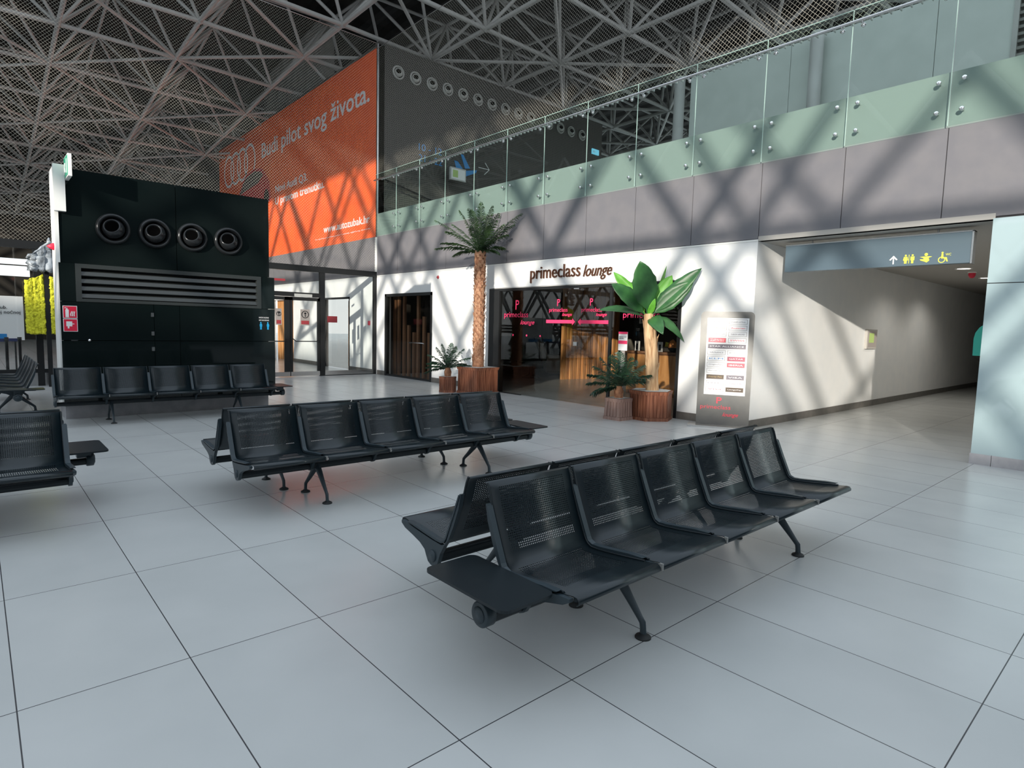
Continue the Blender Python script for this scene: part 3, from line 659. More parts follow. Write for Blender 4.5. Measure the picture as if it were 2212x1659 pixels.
# floor-standing notice at the lounge pane
t = thing('notice_stand', (8.8, 4.05, 0), 'slim floor stand with red and white notice beside the dark cycad', 'notice stand')
MB().lathe([(0, .015), (.13, .015), (.13, 0)], (8.8, 4.05, 0), 20).build('base', M['steel'], t)
bx((8.79, 4.02, .01), (8.81, 4.1, 1.15)).build('post', M['sgrey'], t)
bx((8.78, 3.96, 1.14), (8.79, 4.16, 1.48)).build('notice_board', M['paper'], t)
n_ = MB(); n_.box((8.776, 3.96, 1.44), (8.78, 4.16, 1.48)); n_.box((8.776, 3.96, 1.26), (8.78, 4.16, 1.32)); n_.build('red_band', M['pinkred'], t)
text('READY / GO\nBEFORE', (8.776, 4.14, 1.35), YN, ZU, .16, .05, M['black'], 'lettering', t, .001)

# ---------------------------------------------------------------- hanging corridor sign
t = thing('hanging_sign', (9.4, .3, 2.47), 'blue grey toilet direction sign hanging in the corridor mouth', 'sign')
bx((9.4, -.88, 2.47), (9.52, 1.47, 2.86)).build('sign_box', M['hang'], t)
fr_b = MB(); fr_b.box((9.39, -.90, 2.46), (9.53, -.88, 2.87)); fr_b.box((9.39, -.9, 2.86), (9.53, 1.47, 2.875)); fr_b.build('frame', M['steel'], t)
hg = MB()
for y in (-.5, 1.1): hg.tube([(9.46, y, 2.87), (9.46, y, 2.93)], .012, 8)
hg.build('hanger', M['steel'], t)
qx = 9.398
def poly(pts, name, m, y0, z0, s=1., x=qx): MB().prism([(x, y0-a*s, z0+b*s) for a, b in pts], (0, 0, 0), (-.003, 0, 0)).build(name, m, t)
ar = MB(); ar.box((qx-.003, -.028, 2.50), (qx, -.012, 2.60)); ar.prism([(qx, .03, 2.56), (qx, -.02, 2.615), (qx, -.07, 2.56), (qx, -.055, 2.55), (qx, -.02, 2.59), (qx, .015, 2.55)], (0, 0, 0), (-.003, 0, 0)); ar.build('arrow', M['paper'], t)
ic = MB()
def dsc(mb, y, z, r): mb.prism([(qx, y-r*math.cos(k*.5236), z+r*math.sin(k*.5236)) for k in range(12)], (0, 0, 0), (-.003, 0, 0))
def ply(mb, pts): mb.prism([(qx, a, b) for a, b in pts], (0, 0, 0), (-.003, 0, 0))
dsc(ic, -.165, 2.607, .012); ply(ic, [(-.145, 2.59), (-.185, 2.59), (-.195, 2.545), (-.18, 2.535), (-.18, 2.50), (-.15, 2.50), (-.15, 2.535), (-.135, 2.545)])
ic.box((qx-.003, -.207, 2.50), (qx, -.200, 2.615))
dsc(ic, -.245, 2.607, .012); ply(ic, [(-.222, 2.59), (-.268, 2.59), (-.268, 2.54), (-.258, 2.54), (-.258, 2.50), (-.232, 2.50), (-.232, 2.54), (-.222, 2.54)])
ic.build('man_and_woman_symbol', M['yellow'], t)
ic = MB(); dsc(ic, -.40, 2.605, .02); ply(ic, [(-.33, 2.575), (-.38, 2.58), (-.42, 2.58), (-.47, 2.575), (-.43, 2.56), (-.44, 2.525), (-.41, 2.50), (-.38, 2.515), (-.34, 2.53), (-.33, 2.545), (-.375, 2.545), (-.37, 2.56)]); ic.build('baby_changing_symbol', M['yellow'], t)
ic = MB(); dsc(ic, -.58, 2.615, .012); ring(ic, (qx, -.575, 2.525), .04, .03, (0, -1, 0), (0, 0, 1), -.003, 24)
ply(ic, [(-.57, 2.60), (-.59, 2.60), (-.592, 2.555), (-.63, 2.555), (-.645, 2.50), (-.63, 2.50), (-.617, 2.54), (-.57, 2.54)]); ic.build('wheelchair_symbol', M['yellow'], t)
text('WC', (qx, -.615, 2.575), YN, ZU, .06, .03, M['yellow'], 'lettering', t, .002)
# corridor fittings
lit = mat('lamp_glow', (1, .95, .85), .4, emit=(1, .93, .8), es=6.)
for i, (x, y, lab) in enumerate(((15.0, .38, 'round recessed ceiling light nearest the teal flag sign'), (9.87, .28, 'round recessed ceiling light just above the hanging sign'), (17.5, .47, 'round recessed ceiling light deeper in the corridor'))):
    t = thing('ceiling_light', (x, y, 2.92), lab, 'ceiling light', 'recessed corridor lights')
    MB().lathe([(.115, 0), (.125, -.012), (.15, -.012), (.15, .0)], (x, y, 2.93), 24).build('bezel', M['strip'], t)
    MB().lathe([(0, -.006), (.115, -.006)], (x, y, 2.93), 24).build('diffuser', lit, t)
    la = bpy.data.lights.new('lamp_light', 'SPOT'); la.energy = 60; la.spot_size = math.radians(150); la.spot_blend = .6; la.shadow_soft_size = .1; la.color = (1, .95, .86)
    lo_ = bpy.data.objects.new('lamp_light', la); COL.objects.link(lo_); lo_.parent = t; lo_.location = (0, 0, -.03)
t = thing('alarm_beacon', (15.9, .42, 2.9), 'red dome beacon on the corridor ceiling', 'alarm')
MB().lathe([(0, -.02), (.08, -.02), (.08, 0)], (15.9, .42, 2.93), 18).build('base', M['strip'], t); MB().lathe([(0, -.13), (.04, -.12), (.065, -.07), (.065, -.02)], (15.9, .42, 2.93), 18).build('red_dome', M['red'], t)
t = thing('flag_sign', (10.3, -1.15, 1.3), 'rounded teal flag sign sticking out behind the pale glass pillar', 'sign')
pts = [(-1.16, 1.28), (-.82, 1.28), (-.815, 1.52), (-.83, 1.60), (-.87, 1.67), (-.93, 1.72), (-1.16, 1.73)]
MB().prism([(10.3, a, b) for a, b in pts], (0, 0, 0), (.03, 0, 0)).build('panel', M['teal'], t)
t = thing('wall_notice', (14.2, 1.74, 1.25), 'small framed green notice on the corridor wall', 'notice')
bx((13.92, 1.70, 1.25), (14.5, 1.75, 1.66)).build('frame', M['ceil'], t); bx((13.97, 1.695, 1.29), (14.45, 1.70, 1.62)).build('sheet', M['sgrey'], t)
bx((14.02, 1.693, 1.38), (14.3, 1.695, 1.58)).build('green_print', M['pgreen'], t)

# ================================================================= VENTILATION TOWER
TX0, TX1, TY0, TY1 = .87, 3.86, 8.0, 8.75
t = thing('ventilation_tower', (2.4, TY0, 0), 'black glossy ventilation tower with four round nozzles and a louvre', 'ventilation tower')
bx((TX0+.02, TY0+.04, .2), (TX1-.01, TY1, 3.58)).build('body', M['black'], t)
bx((TX0+.04, TY0+.05, 0), (TX1-.02, TY1-.02, .2)).build('plinth', M['plinth'], t)
for a, b, c, d in ((.89, 2.41, 2.27, 3.6), (2.418, 3.86, 2.27, 3.6)): bx((a, TY0, c), (b, TY0+.04, d)).build('upper_panel', M['gloss'], t)
yy = TY0-.05
for a, b, c, d in ((.89, 2.06, .2, 1.152), (2.066, 2.42, .2, 1.152), (2.426, 3.93, .2, 1.152), (.89, 2.06, 1.16, 1.715), (2.066, 2.42, 1.16, 1.715), (2.426, 3.93, 1.16, 1.715)): bx((a, yy, c), (b, TY0+.04, d)).build('lower_panel', M['gloss'], t)
bx((3.7, yy, 1.72), (3.93, TY0+.04, 2.265)).build('louvre_side_panel', M['gloss'], t); bx((.89, yy, 1.72), (1.08, TY0+.04, 2.265)).build('louvre_side_panel', M['gloss'], t)
bx((1.14, TY0+.13, 1.76), (3.64, TY0+.14, 2.21)).build('louvre_back', M['hole'], t)
f = MB(); f.box((1.08, yy-.01, 1.72), (3.7, TY0+.05, 1.765)); f.box((1.08, yy-.01, 2.205), (3.7, TY0+.05, 2.265)); f.box((1.08, yy-.01, 1.765), (1.15, TY0+.05, 2.205)); f.box((3.63, yy-.01, 1.765), (3.7, TY0+.05, 2.205)); f.build('louvre_frame', M['louvre'], t)
for k in range(4):
    z = 1.80+k*.107
    MB().prism([(0, yy-.0, z-.02), (0, yy+.02, z-.03), (0, TY0+.10, z+.06), (0, TY0+.085, z+.07), (0, yy+.02, z+.035)], (1.15, 0, 0), (3.63, 0, 0)).build('louvre_blade', M['louvre'], t)
for x in (1.57, 2.115, 2.645, 3.19):
    e = bpy.data.objects.new('nozzle', None); COL.objects.link(e); e.parent = t; e['_org'] = tuple(t['_org'])
    nozzle(e, (x, TY0-.013, 2.815), .225, M['nozzle_d'], M['nozzle_d'], 'Y', (-.35, -.35))
bx((TX0, TY0-.02, .2), (TX0+.045, TY0+.5, 3.6)).build('edge_strip', M['strip'], t)
lk = MB()
for z in (1.56, 1.27, 1.03): lk.box((2.02, yy-.012, z-.03), (2.06, yy, z+.03))
lk.build('lock_plates', M['steel'], t)
hh = MB(); hh.box((1.0, yy-.008, 1.15), (1.08, yy, 1.165)); hh.lathe([(0, .02), (.018, .018), (.018, 0)], (1.22, yy, 1.16), 12, 'Y'); hh.build('hinge_fittings', M['chrome'], t)
# signs on the tower
t = thing('fire_sign', (1.0, yy, 1.46), 'red fire extinguisher pictogram sign, upper of two on the black tower', 'sign')
def pict(t, z0, z1):
    bx((.915, yy-.006, z0), (1.085, yy, z1)).build('white_border', M['paper'], t); bx((.923, yy-.009, z0+.008), (1.077, yy-.006, z1-.008)).build('red_field', M['red'], t)
pict(t, 1.475, 1.655)
s_ = MB(); s_.box((.945, yy-.012, 1.49), (.985, yy-.009, 1.60)); s_.box((.955, yy-.012, 1.60), (.972, yy-.009, 1.625)); s_.box((.935, yy-.012, 1.618), (.97, yy-.009, 1.628))
for k in range(3): s_.tube([(1.01+.02*k, yy-.011, 1.505), (1.005+.02*k, yy-.011, 1.53), (1.02+.018*k, yy-.011, 1.575)], .006, 6)
s_.build('extinguisher_symbol', M['paper'], t)
t = thing('fire_sign', (1.0, yy, 1.29), 'red fire call point pictogram sign, lower of two on the black tower', 'sign')
pict(t, 1.285, 1.468)
s_ = MB(); s_.box((.95, yy-.012, 1.36), (1.02, yy-.009, 1.43)); s_.box((.965, yy-.012, 1.33), (.985, yy-.009, 1.36)); s_.box((1.02, yy-.012, 1.39), (1.045, yy-.009, 1.40)); s_.build('call_point_symbol', M['paper'], t)
t = thing('distance_sticker', (3.7, yy, 1.3), 'white and blue keep-distance sticker on the right side of the black tower', 'sticker')
text('DRŽITE RAZMAK', (3.66, yy-.001, 1.555), XP, ZU, .17, .028, M['paper'], 'lettering', t, .002); text('KEEP YOUR DISTANCE', (3.66, yy-.001, 1.51), XP, ZU, .17, .022, M['paper'], 'lettering', t, .002)
s_ = MB()
for x, sg in ((3.69, 1), (3.81, -1)):
    s_.prism([(x-.016, yy-.003, 1.40), (x+.016, yy-.003, 1.40), (x+.022, yy-.003, 1.44), (x+.012, yy-.003, 1.465), (x-.012, yy-.003, 1.465), (x-.022, yy-.003, 1.44)], (0, 0, 0), (0, -.003, 0)); s_.lathe([(0, .005), (.013, .005), (.013, 0)], (x, yy-.001, 1.478), 10, 'Y')
    s_.prism([(x-.016, yy-.003, 1.36), (x+.016, yy-.003, 1.36), (x+.012, yy-.003, 1.40), (x-.012, yy-.003, 1.40)], (0, 0, 0), (0, -.003, 0))
s_.build('two_person_symbol', mat('cyan_print', (.02, .4, .75), .4), t)
# emergency exit light bolted to the tower corner
t = thing('exit_light', (.95, 7.9, 3.3), 'white housing with green running-man light on top left tower corner', 'exit light')
bx((.865, 7.90, 2.98), (1.0, 7.975, 3.62)).build('housing', M['strip'], t)
bx((1.005, 7.56, 3.42), (1.05, 7.97, 3.72)).build('flag_panel', M['strip'], t)
bx((.999, 7.58, 3.44), (1.005, 7.95, 3.70)).build('green_face', M['green'], t)
s_ = MB(); s_.box((.996, 7.62, 3.47), (.999, 7.68, 3.66)); s_.tube([(.997, 7.88, 3.48), (.997, 7.82, 3.56), (.997, 7.79, 3.62)], .012, 6); s_.tube([(.997, 7.82, 3.56), (.997, 7.77, 3.49)], .01, 6); s_.build('running_figure', M['paper'], t)
t = thing('alarm_beacon', (.86, 8.1, 2.48), 'red cone beacon on the white left edge of the black tower', 'alarm')
MB().lathe([(0, .09), (.02, .07), (.05, .02), (.05, 0)], (.872, 8.2, 2.5), 16, 'X').build('red_dome', M['red'], t)

# ================================================================= BENCHES
PROF = [(-.045, .768), (-.058, .778), (-.070, .772), (-.085, .74), (-.108, .66), (-.150, .55), (-.190, .46), (-.205, .427), (-.223, .404), (-.248, .391), (-.30, .391), (-.38, .397), (-.48, .408), (-.58, .420), (-.635, .428), (-.655, .426), (-.667, .414), (-.667, .400), (-.655, .390)]
def arc(pr):
    d = [0.]
    for a, b in zip(pr, pr[1:]): d.append(d[-1]+math.hypot(a[0]-b[0], a[1]-b[1]))
    return d
def seat_mesh():
    mb = MB(); d = arc(PROF); n = len(PROF); W_ = .562; uv = []; vs = []
    us = [0, W_]
    for side, off in ((0, 0), (1, .004)):
        for i, (y, z) in enumerate(PROF):
            a = PROF[max(i-1, 0)]; b = PROF[min(i+1, n-1)]; tx, tz = b[0]-a[0], b[1]-a[1]; L = math.hypot(tx, tz); nx_, nz_ = tz/L, -tx/L  # behind/below the sheet
            for u in us:
                vs.append((u, y-nx_*off*-1 if False else y + nx_*off*-1, z + nz_*off*-1)); uv.append((u, d[i]))
    fs = []
    o = 2*n
    for i in range(n-1):
        fs += [(2*i, 2*i+2, 2*i+3, 2*i+1), (o+2*i, o+2*i+1, o+2*i+3, o+2*i+2)]
        fs += [(2*i, o+2*i, o+2*i+2, 2*i+2), (2*i+1, 2*i+3, o+2*i+3, o+2*i+1)]
    fs += [(0, 1, o+1, o), (2*n-2, o+2*n-2, o+2*n-1, 2*n-1)]
    mb.add(vs, fs, True); mb.uv = uv
    # rolled side lips stiffen the sheet
    return mb
def lip_mesh(): return MB().tube([(0, y, z+.002) for y, z in PROF[2:14]], .006, 6)
def strap_mesh():
    mb = MB(); pr = [(-.102, .675), (-.145, .572), (-.19, .47), (-.207, .432), (-.225, .408), (-.252, .396), (-.30, .397), (-.38, .405), (-.48, .416), (-.56, .426)]
    vs = []; 
    for y, z in pr:
        for dx, dz in ((-.016, 0), (-.016, .012), (.016, .012), (.016, 0)): vs.append((dx, y-dz*.7 if z > .42 else y, z+(dz*.4 if z > .42 else dz)))
    n = len(pr); fs = [(0, 1, 2, 3), (4*n-4, 4*n-1, 4*n-2, 4*n-3)]
    for i in range(n-1):
        for k in range(4): fs.append((4*i+k, 4*i+4+k, 4*i+4+(k+1) % 4, 4*i+(k+1) % 4))
    return mb.add(vs, fs)
YOKE = [(-.094, .685), (-.105, .685), (-.15, .565), (-.191, .463), (-.205, .424), (-.224, .397), (-.25, .385), (-.33, .389), (-.44, .400), (-.58, .417), (-.635, .42), (-.635, .405), (-.60, .385), (-.52, .365), (-.45, .345), (-.405, .32), (-.388, .29), (-.372, .265), (-.345, .252), (-.315, .252), (-.288, .268), (-.275, .30), (-.262, .335), (-.225, .39), (-.19, .43), (-.15, .51), (-.11, .61)]
def yoke_mesh():
    mb = MB().prism([(0, y, z) for y, z in YOKE], (-.012, 0, 0), (.012, 0, 0))
    mb.lathe([(0, .02), (.030, .02), (.032, .016), (.032, -.016), (.030, -.02), (0, -.02)], (0, -.33, .305), 20, 'X'); return mb
def beam_mesh(x0, x1):
    n = 16; ring_ = []
    for k in range(n):
        a = 2*math.pi*k/n; c, s = math.cos(a), math.sin(a)
        ring_.append((-.335+.032*math.copysign(abs(c)**.6, c), .290+.028*math.copysign(abs(s)**.6, s)))
    return MB().prism([(0, y, z) for y, z in ring_], (x0, 0, 0), (x1, 0, 0))
def cap_mesh(x, s):
    mb = MB(); mb.lathe([(0, .03), (.050, .03), (.056, .024), (.056, -.02), (.05, -.026), (0, -.026)], (x, -.33, .305), 24, 'X')
    mb.lathe([(0, .006), (.036, .006), (.036, 0)], (x-.03 if s < 0 else x+.026, -.33, .305), 20, 'X', Matrix.Scale(1 if s < 0 else -1, 3, (1, 0, 0))); return mb
def legs_mesh(sgn):
    mb = MB()
    if sgn < 0: pts = [(0, -.34, .285), (0, -.39, .235), (0, -.46, .155), (0, -.512, .095), (0, -.53, .075), (0, -.534, .045), (0, -.536, .02)]
    else: pts = [(0, -.32, .285), (0, -.27, .235), (0, -.185, .155), (0, -.12, .10), (0, -.098, .078), (0, -.094, .045), (0, -.092, .02)]
    mb.tube(pts, [.034, .030, .022, .017, .018, .017, .018], 12, flat=(1, .72)); return mb
def foot_mesh(y):
    return MB().lathe([(0, .022), (.018, .022), (.024, .016), (.036, .011), (.040, .006), (.040, 0), (0, 0)], (0, y, 0), 20)
def table_mesh(x0):
    x1 = x0+.285; y0, y1 = -.565, -.015; r = .04; pts = []
    for cx, cy, a0 in ((x1-r, y1-r, 0), (x0+r, y1-r, 90), (x0+r, y0+r, 180), (x1-r, y0+r, 270)):
        for k in range(5): a = math.radians(a0+k*22.5); pts.append((cx+r*math.cos(a), cy+r*math.sin(a), .412))
    return MB().prism(pts, (0, 0, 0), (0, 0, .012))
def tbr_mesh(x0):
    mb = MB(); xc = x0+.14; mb.box((xc-.05, -.37, .33), (xc+.05, -.29, .405)); mb.box((xc-.06, -.46, .398), (xc+.06, -.12, .412)); return mb
L = 2.925
DATA = {}
def shared(key, fn, name, m, parent, loc=(0, 0, 0), bevel=0.):
    if key not in DATA:
        o = fn().build(name, m, None, None, bevel); DATA[key] = o
    else:
        o = DATA[key].copy(); COL.objects.link(o); o.name = name
    o.parent = parent; o.location = loc
    return o
def bench(x, y, rz, lab, table=None, group='rows of perforated metal waiting seats'):
    t = thing('waiting_bench', (x, y, 0), lab, 'bench', group, rz)
    bx0, bx1 = (-.2 if table == 'left' else -.01), (L+.2 if table == 'right' else L+.01)
    for i in range(5):
        s_ = shared('seat', seat_mesh, 'seat', M['perf'], t, (.0115+.585*i, 0, 0))
        for u in (.004, .558): shared('lip', lip_mesh, 'edge_lip', M['metal'], s_, (u, 0, 0))
    for i in range(6):
        y_ = shared('yoke', yoke_mesh, 'bracket', M['casting'], t, (.585*i, 0, 0))
        shared('strap', strap_mesh, 'strap', M['casting'], y_)
    for i in range(1, 5):
        shared('clip', lambda: MB().box((-.005, -.6705, .398), (.005, -.652, .431)), 'joint_clip', M['jclip'], t, (.585*i, 0, 0))
    shared('beam%s' % table, lambda: beam_mesh(bx0, bx1), 'beam', M['metal'], t)
    if table == 'left': shared('cap0%s' % table, lambda: cap_mesh(bx0, -1), 'end_cap', M['casting'], t)
    if table == 'right': shared('cap1%s' % table, lambda: cap_mesh(bx1, 1), 'end_cap', M['casting'], t)
    for xx in (.645, 2.40):
        for sg, fy in ((-1, -.536), (1, -.092)):
            l_ = shared('leg%d' % sg, lambda: legs_mesh(sg), 'leg', M['casting'], t, (xx, 0, 0))
            shared('foot%d' % sg, lambda: foot_mesh(fy), 'foot_pad', M['rubber'], l_)
    if table:
        x0 = -.30 if table == 'left' else L+.015
        shared('tab'+table, lambda: table_mesh(x0), 'side_table', M['metal'], t); shared('tbr'+table, lambda: tbr_mesh(x0), 'table_bracket', M['casting'], t)
    return t
bench(1.695, -.64, 0, 'nearest black five-seat bench, facing the camera with a side table at its left end', 'left')
bench(1.695+L, -.635, math.pi, 'black bench standing back to back behind the nearest one')
bench(1.45, 2.385, 0, 'black five-seat bench in the middle, its right end table before the palm planters', 'right')
bench(1.45+L, 2.39, math.pi, 'black bench back to back behind the middle one', 'left')
bench(.43-L, 2.93, 0, 'black bench cut off by the left edge, front row of the pair')
bench(.43, 2.935, math.pi, 'black bench cut off by the left edge, rear row with brown side table', 'left')
bench(.745, 7.8, 0, 'dark bench standing against the black ventilation tower', 'right')
bench(.72, 8.65+L, -math.pi/2, 'pale lit bench far left, seen end-on beside the black tower', 'right')

# ================================================================= PLANTS
RV = V((.745, -.667, 0)); FV = V((.667, .745, 0))     # sideways / away directions used only to lay out foliage
def frond(root, tip, sag, wd, seg, mleaf, t, name='frond', droop=.25):
    root = V(root); tip = V(tip); mb = MB(); pts = []
    if tip.x > 8.9: tip -= FV*((tip.x-8.9)/.667)
    for k in range(seg+1):
        s = k/seg; p = root.lerp(tip, s); p.z += sag*4*s*(1-s)*.5+sag*.2*s; pts.append(p)
    mb.tube(pts, [.010*(1-k/seg)+.002 for k in range(seg+1)], 5)
    seg2 = int(seg*2.0); fine = [pts[min(int(k/seg2*seg), seg-1)].lerp(pts[min(int(k/seg2*seg), seg-1)+1], k/seg2*seg-min(int(k/seg2*seg), seg-1)) for k in range(seg2+1)]
    pts = fine; seg = seg2
    for k in range(3, seg+1):
        p = pts[k]; d = (pts[k]-pts[k-1]).normalized(); side = d.cross(V((0, 0, 1))); side = side.normalized() if side.length > 1e-3 else V((1, 0, 0))
        s = k/seg; ll = wd*(math.sin(math.pi*min(1, s*.85+.12))**.6)*random.uniform(.85, 1.1)
        for sg in (-1, 1):
            q = (side*sg*random.uniform(.7, 1.) + d*.75 + V((0, 0, -droop+random.uniform(-.25, .25)))).normalized(); w_ = d*.011
            m_ = p+q*ll*.5+V((0, 0, .015)); e = p+q*ll+V((0, 0, -.02))
            mb.add([p-w_*.5, p+w_*.5, m_+w_*.8, e, m_-w_*.8], [(0, 1, 2, 3, 4)])
    return mb.build(name, mleaf, t)
def box_planter(t, c, ax, hw, h, m, sides=4, rot=0., taper=0., rim=.04):
    """slatted planter; regular prism with given half-width"""
    c = V(c); n = sides; R_ = hw/math.cos(math.pi/n)
    def loop(r, z): return [c+V((r*math.cos(rot+2*math.pi*(k+.5)/n), r*math.sin(rot+2*math.pi*(k+.5)/n), z)) for k in range(n)]
    def band(r0, z0, r1, z1, name, m):
        a, b = loop(r0, z0), loop(r1, z1)
        MB().add(a+b, [tuple(range(n))[::-1], tuple(range(n, 2*n))]+[(k, (k+1) % n, n+(k+1) % n, n+k) for k in range(n)]).build(name, m, t)
    band(R_*(1-.06)*(1+taper), .05, R_*(1-.06), h-.06, 'box', m)
    band(R_*(1.02+taper), 0, R_*(1.0+taper), .055, 'base_rim', m)
    band(R_*.99, h-.065, R_*1.03, h-.005, 'top_rim', m)
    sl = MB(); a0, a1 = loop(R_*.945*(1+taper), .06), loop(R_*.945, h-.065)
    ns_ = max(4, int(2*hw*math.tan(math.pi/n)*2/.055*.5)) if n > 4 else max(5, int(2*hw/.06))
    for k in range(n):
        j = (k+1) % n; out = ((a0[k]+a0[j])/2-c-V((0, 0, .06))).normalized()*.012
        for i in range(ns_):
            s0, s1 = (i+.12)/ns_, (i+.88)/ns_
            p = [a0[k].lerp(a0[j], s0), a0[k].lerp(a0[j], s1), a1[k].lerp(a1[j], s1), a1[k].lerp(a1[j], s0)]
            sl.prism(p, (0, 0, 0), out)
    sl.build('slats', m, t)
    MB().add(loop(R_*.93, h-.0), [tuple(range(n))]).build('pebbles', M['white_stone'], t)
face = math.atan2(-FV.y, -FV.x)
# tall palm
PC = V((8.50, 7.92, 0))
t = thing('planter_box', PC, 'square terracotta-brown slatted planter of the tall palm', 'planter')
box_planter(t, PC, 'x', .335, .60, M['planter'], 4, face-math.pi/4+.04)
t = thing('palm_tree', PC+V((0, 0, .6)), 'tall palm with scaly brown trunk left of the lounge glass', 'palm')
tr_ = MB(); hs = 3.16
tr_.tube([PC+V((0, 0, .58)), PC+V((.01, 0, 1.2)), PC+V((0, .01, 2.2)), PC+V((0, 0, hs))], [.135, .115, .11, .10], 14); tr_.build('trunk', M['trunk'], t)
sc_ = MB(); random.seed(11)
for i in range(34):
    z = .66+i*.0745
    for k in range(7):
        a = 2*math.pi*(k+.5*(i % 2))/7+random.uniform(-.15, .15); o_ = V((math.cos(a), math.sin(a), 0)); s2 = V((-math.sin(a), math.cos(a), 0)); r0 = .112; p = PC+o_*r0+V((0, 0, z+random.uniform(-.02, .02)))
        w_ = random.uniform(.035, .05); up_ = random.uniform(.075, .11); out_ = random.uniform(.015, .055)
        sc_.add([p-s2*w_, p+s2*w_, p+s2*w_*.8+o_*(out_*.5)+V((0, 0, up_*.6)), p+o_*out_+V((0, 0, up_)), p-s2*w_*.8+o_*(out_*.5)+V((0, 0, up_*.6))], [(0, 1, 2, 3, 4)])
        sc_.add([p-s2*w_+V((0, 0, -.01)), p+s2*w_+V((0, 0, -.01)), p+s2*w_*.8+o_*(out_*.5-.012)+V((0, 0, up_*.6)), p+o_*(out_-.006)+V((0, 0, up_)), p-s2*w_*.8+o_*(out_*.5-.012)+V((0, 0, up_*.6))], [(4, 3, 2, 1, 0)])
sc_.build('bark_scales', M['scale'], t)
PS = 13.65/1307
for dx, dy, dep in ((-98, -68, .1), (-92, -5, -.25), (-86, -22, .2), (-70, -40, -.3), (-62, -62, .2), (-45, -86, -.1), (-28, -98, .3), (-18, -84, -.35), (0, -106, .0), (10, -88, .4), (24, -96, -.15), (38, -78, -.35), (85, -78, .1), (70, -58, .3), (58, -38, -.2), (52, -12, .3), (40, 2, -.3), (-60, 4, .25), (22, -50, -.55), (-15, -45, -.6), (48, -62, .5)):
    frond(PC+V((0, 0, hs-.03)), PC+RV*dx*PS+FV*dep+V((0, 0, hs-dy*PS-.06)), .16, .19, 22, M['fronds'], t)
def cycad(c, z0, PSc, tips, lab, wd, mt=None):
    t = thing('cycad_plant', V(c)+V((0, 0, z0)), lab, 'potted plant')
    MB().tube([V(c)+V((0, 0, z0-.03)), V(c)+V((0, 0, z0+.1)), V(c)+V((0, 0, z0+.2))], [.07, .085, .05], 10).build('stem', M['trunk'], t)
    for dx, dy, dep in tips: frond(V(c)+V((0, 0, z0+.17)), V(c)+RV*dx*PSc+FV*dep+V((0, 0, z0+.17-dy*PSc)), .1, wd, 16, M['frondd'], t)
C2 = V((8.02, 8.42, 0))
t = thing('planter_box', C2, 'small six-sided dark wooden planter left of the palm', 'planter'); box_planter(t, C2, 'x', .17, .36, M['planter'], 6, face+.25)
cycad(C2, .36, 13.9/1307, ((-49, 12, -.1), (-46, -8, .1), (-40, -28, -.2), (-26, -42, .1), (-12, -50, -.1), (5, -52, .2), (18, -46, -.2), (32, -40, .15), (46, -22, .1), (50, -6, -.1), (-30, -14, -.4), (20, -20, -.45), (0, -30, -.45), (36, -8, .3), (-50, 2, .25)), 'small green cycad left of the tall palm', .13)
C3 = V((8.08, 3.55, 0))
t = thing('planter_box', C3, 'small square pale slatted planter right of the lounge entrance', 'planter'); box_planter(t, C3, 'x', .165, .37, M['planterp'], 4, face-math.pi/4-.05, .06)
cycad(C3, .37, 10.3/1307, ((-70, -5, -.1), (-66, -22, .1), (-58, -42, -.15), (-40, -58, .1), (-20, -66, -.1), (0, -72, .1), (18, -62, -.2), (36, -54, .1), (54, -44, .1), (64, -26, -.1), (60, -8, .2), (-62, 16, -.2), (-52, 22, .1), (-25, -30, -.5), (22, -28, -.5), (0, -44, -.4), (44, -20, -.3), (-45, -20, .3)), 'large dark cycad in front of the lounge glass', .17)
# banana plant
BC = V((8.62, 3.28, 0))
t = thing('planter_box', BC, 'large six-sided brown slatted planter of the banana plant', 'planter'); box_planter(t, BC, 'x', .33, .50, M['planter'], 6, face+.1)
t = thing('banana_plant', BC+V((0, 0, .5)), 'banana plant with broad green leaves and tan trunk', 'potted plant')
BS = 10.75/1307
tb = MB(); tb.tube([BC+RV*.02+V((0, 0, .45)), BC+V((0, 0, .7)), BC-RV*.02+V((0, 0, 1.1)), BC-RV*.07+V((0, 0, 1.5)), BC-RV*.11+V((0, 0, 1.8))], [.115, .105, .11, .105, .075], 14)
tb.build('trunk', M['bark'], t)
random.seed(5)
for k in range(12):
    a = random.uniform(0, 6.28); o_ = V((math.cos(a), math.sin(a), 0)); s2 = V((-math.sin(a), math.cos(a), 0)); z = random.uniform(.65, 1.6); p = BC+o_*.105-RV*.02-RV*max(0, z-1.1)*.11+V((0, 0, z)); w_ = .03
    pe = MB().add([p-s2*w_, p+s2*w_, p+s2*w_*.7+o_*.012+V((0, 0, .12)), p+o_*.05+V((0, 0, .2)), p-s2*w_*.7+o_*.012+V((0, 0, .12))], [(0, 1, 2, 3, 4), (4, 3, 2, 1, 0)])
    pe.build('peeling_bark', M['bark'], t)
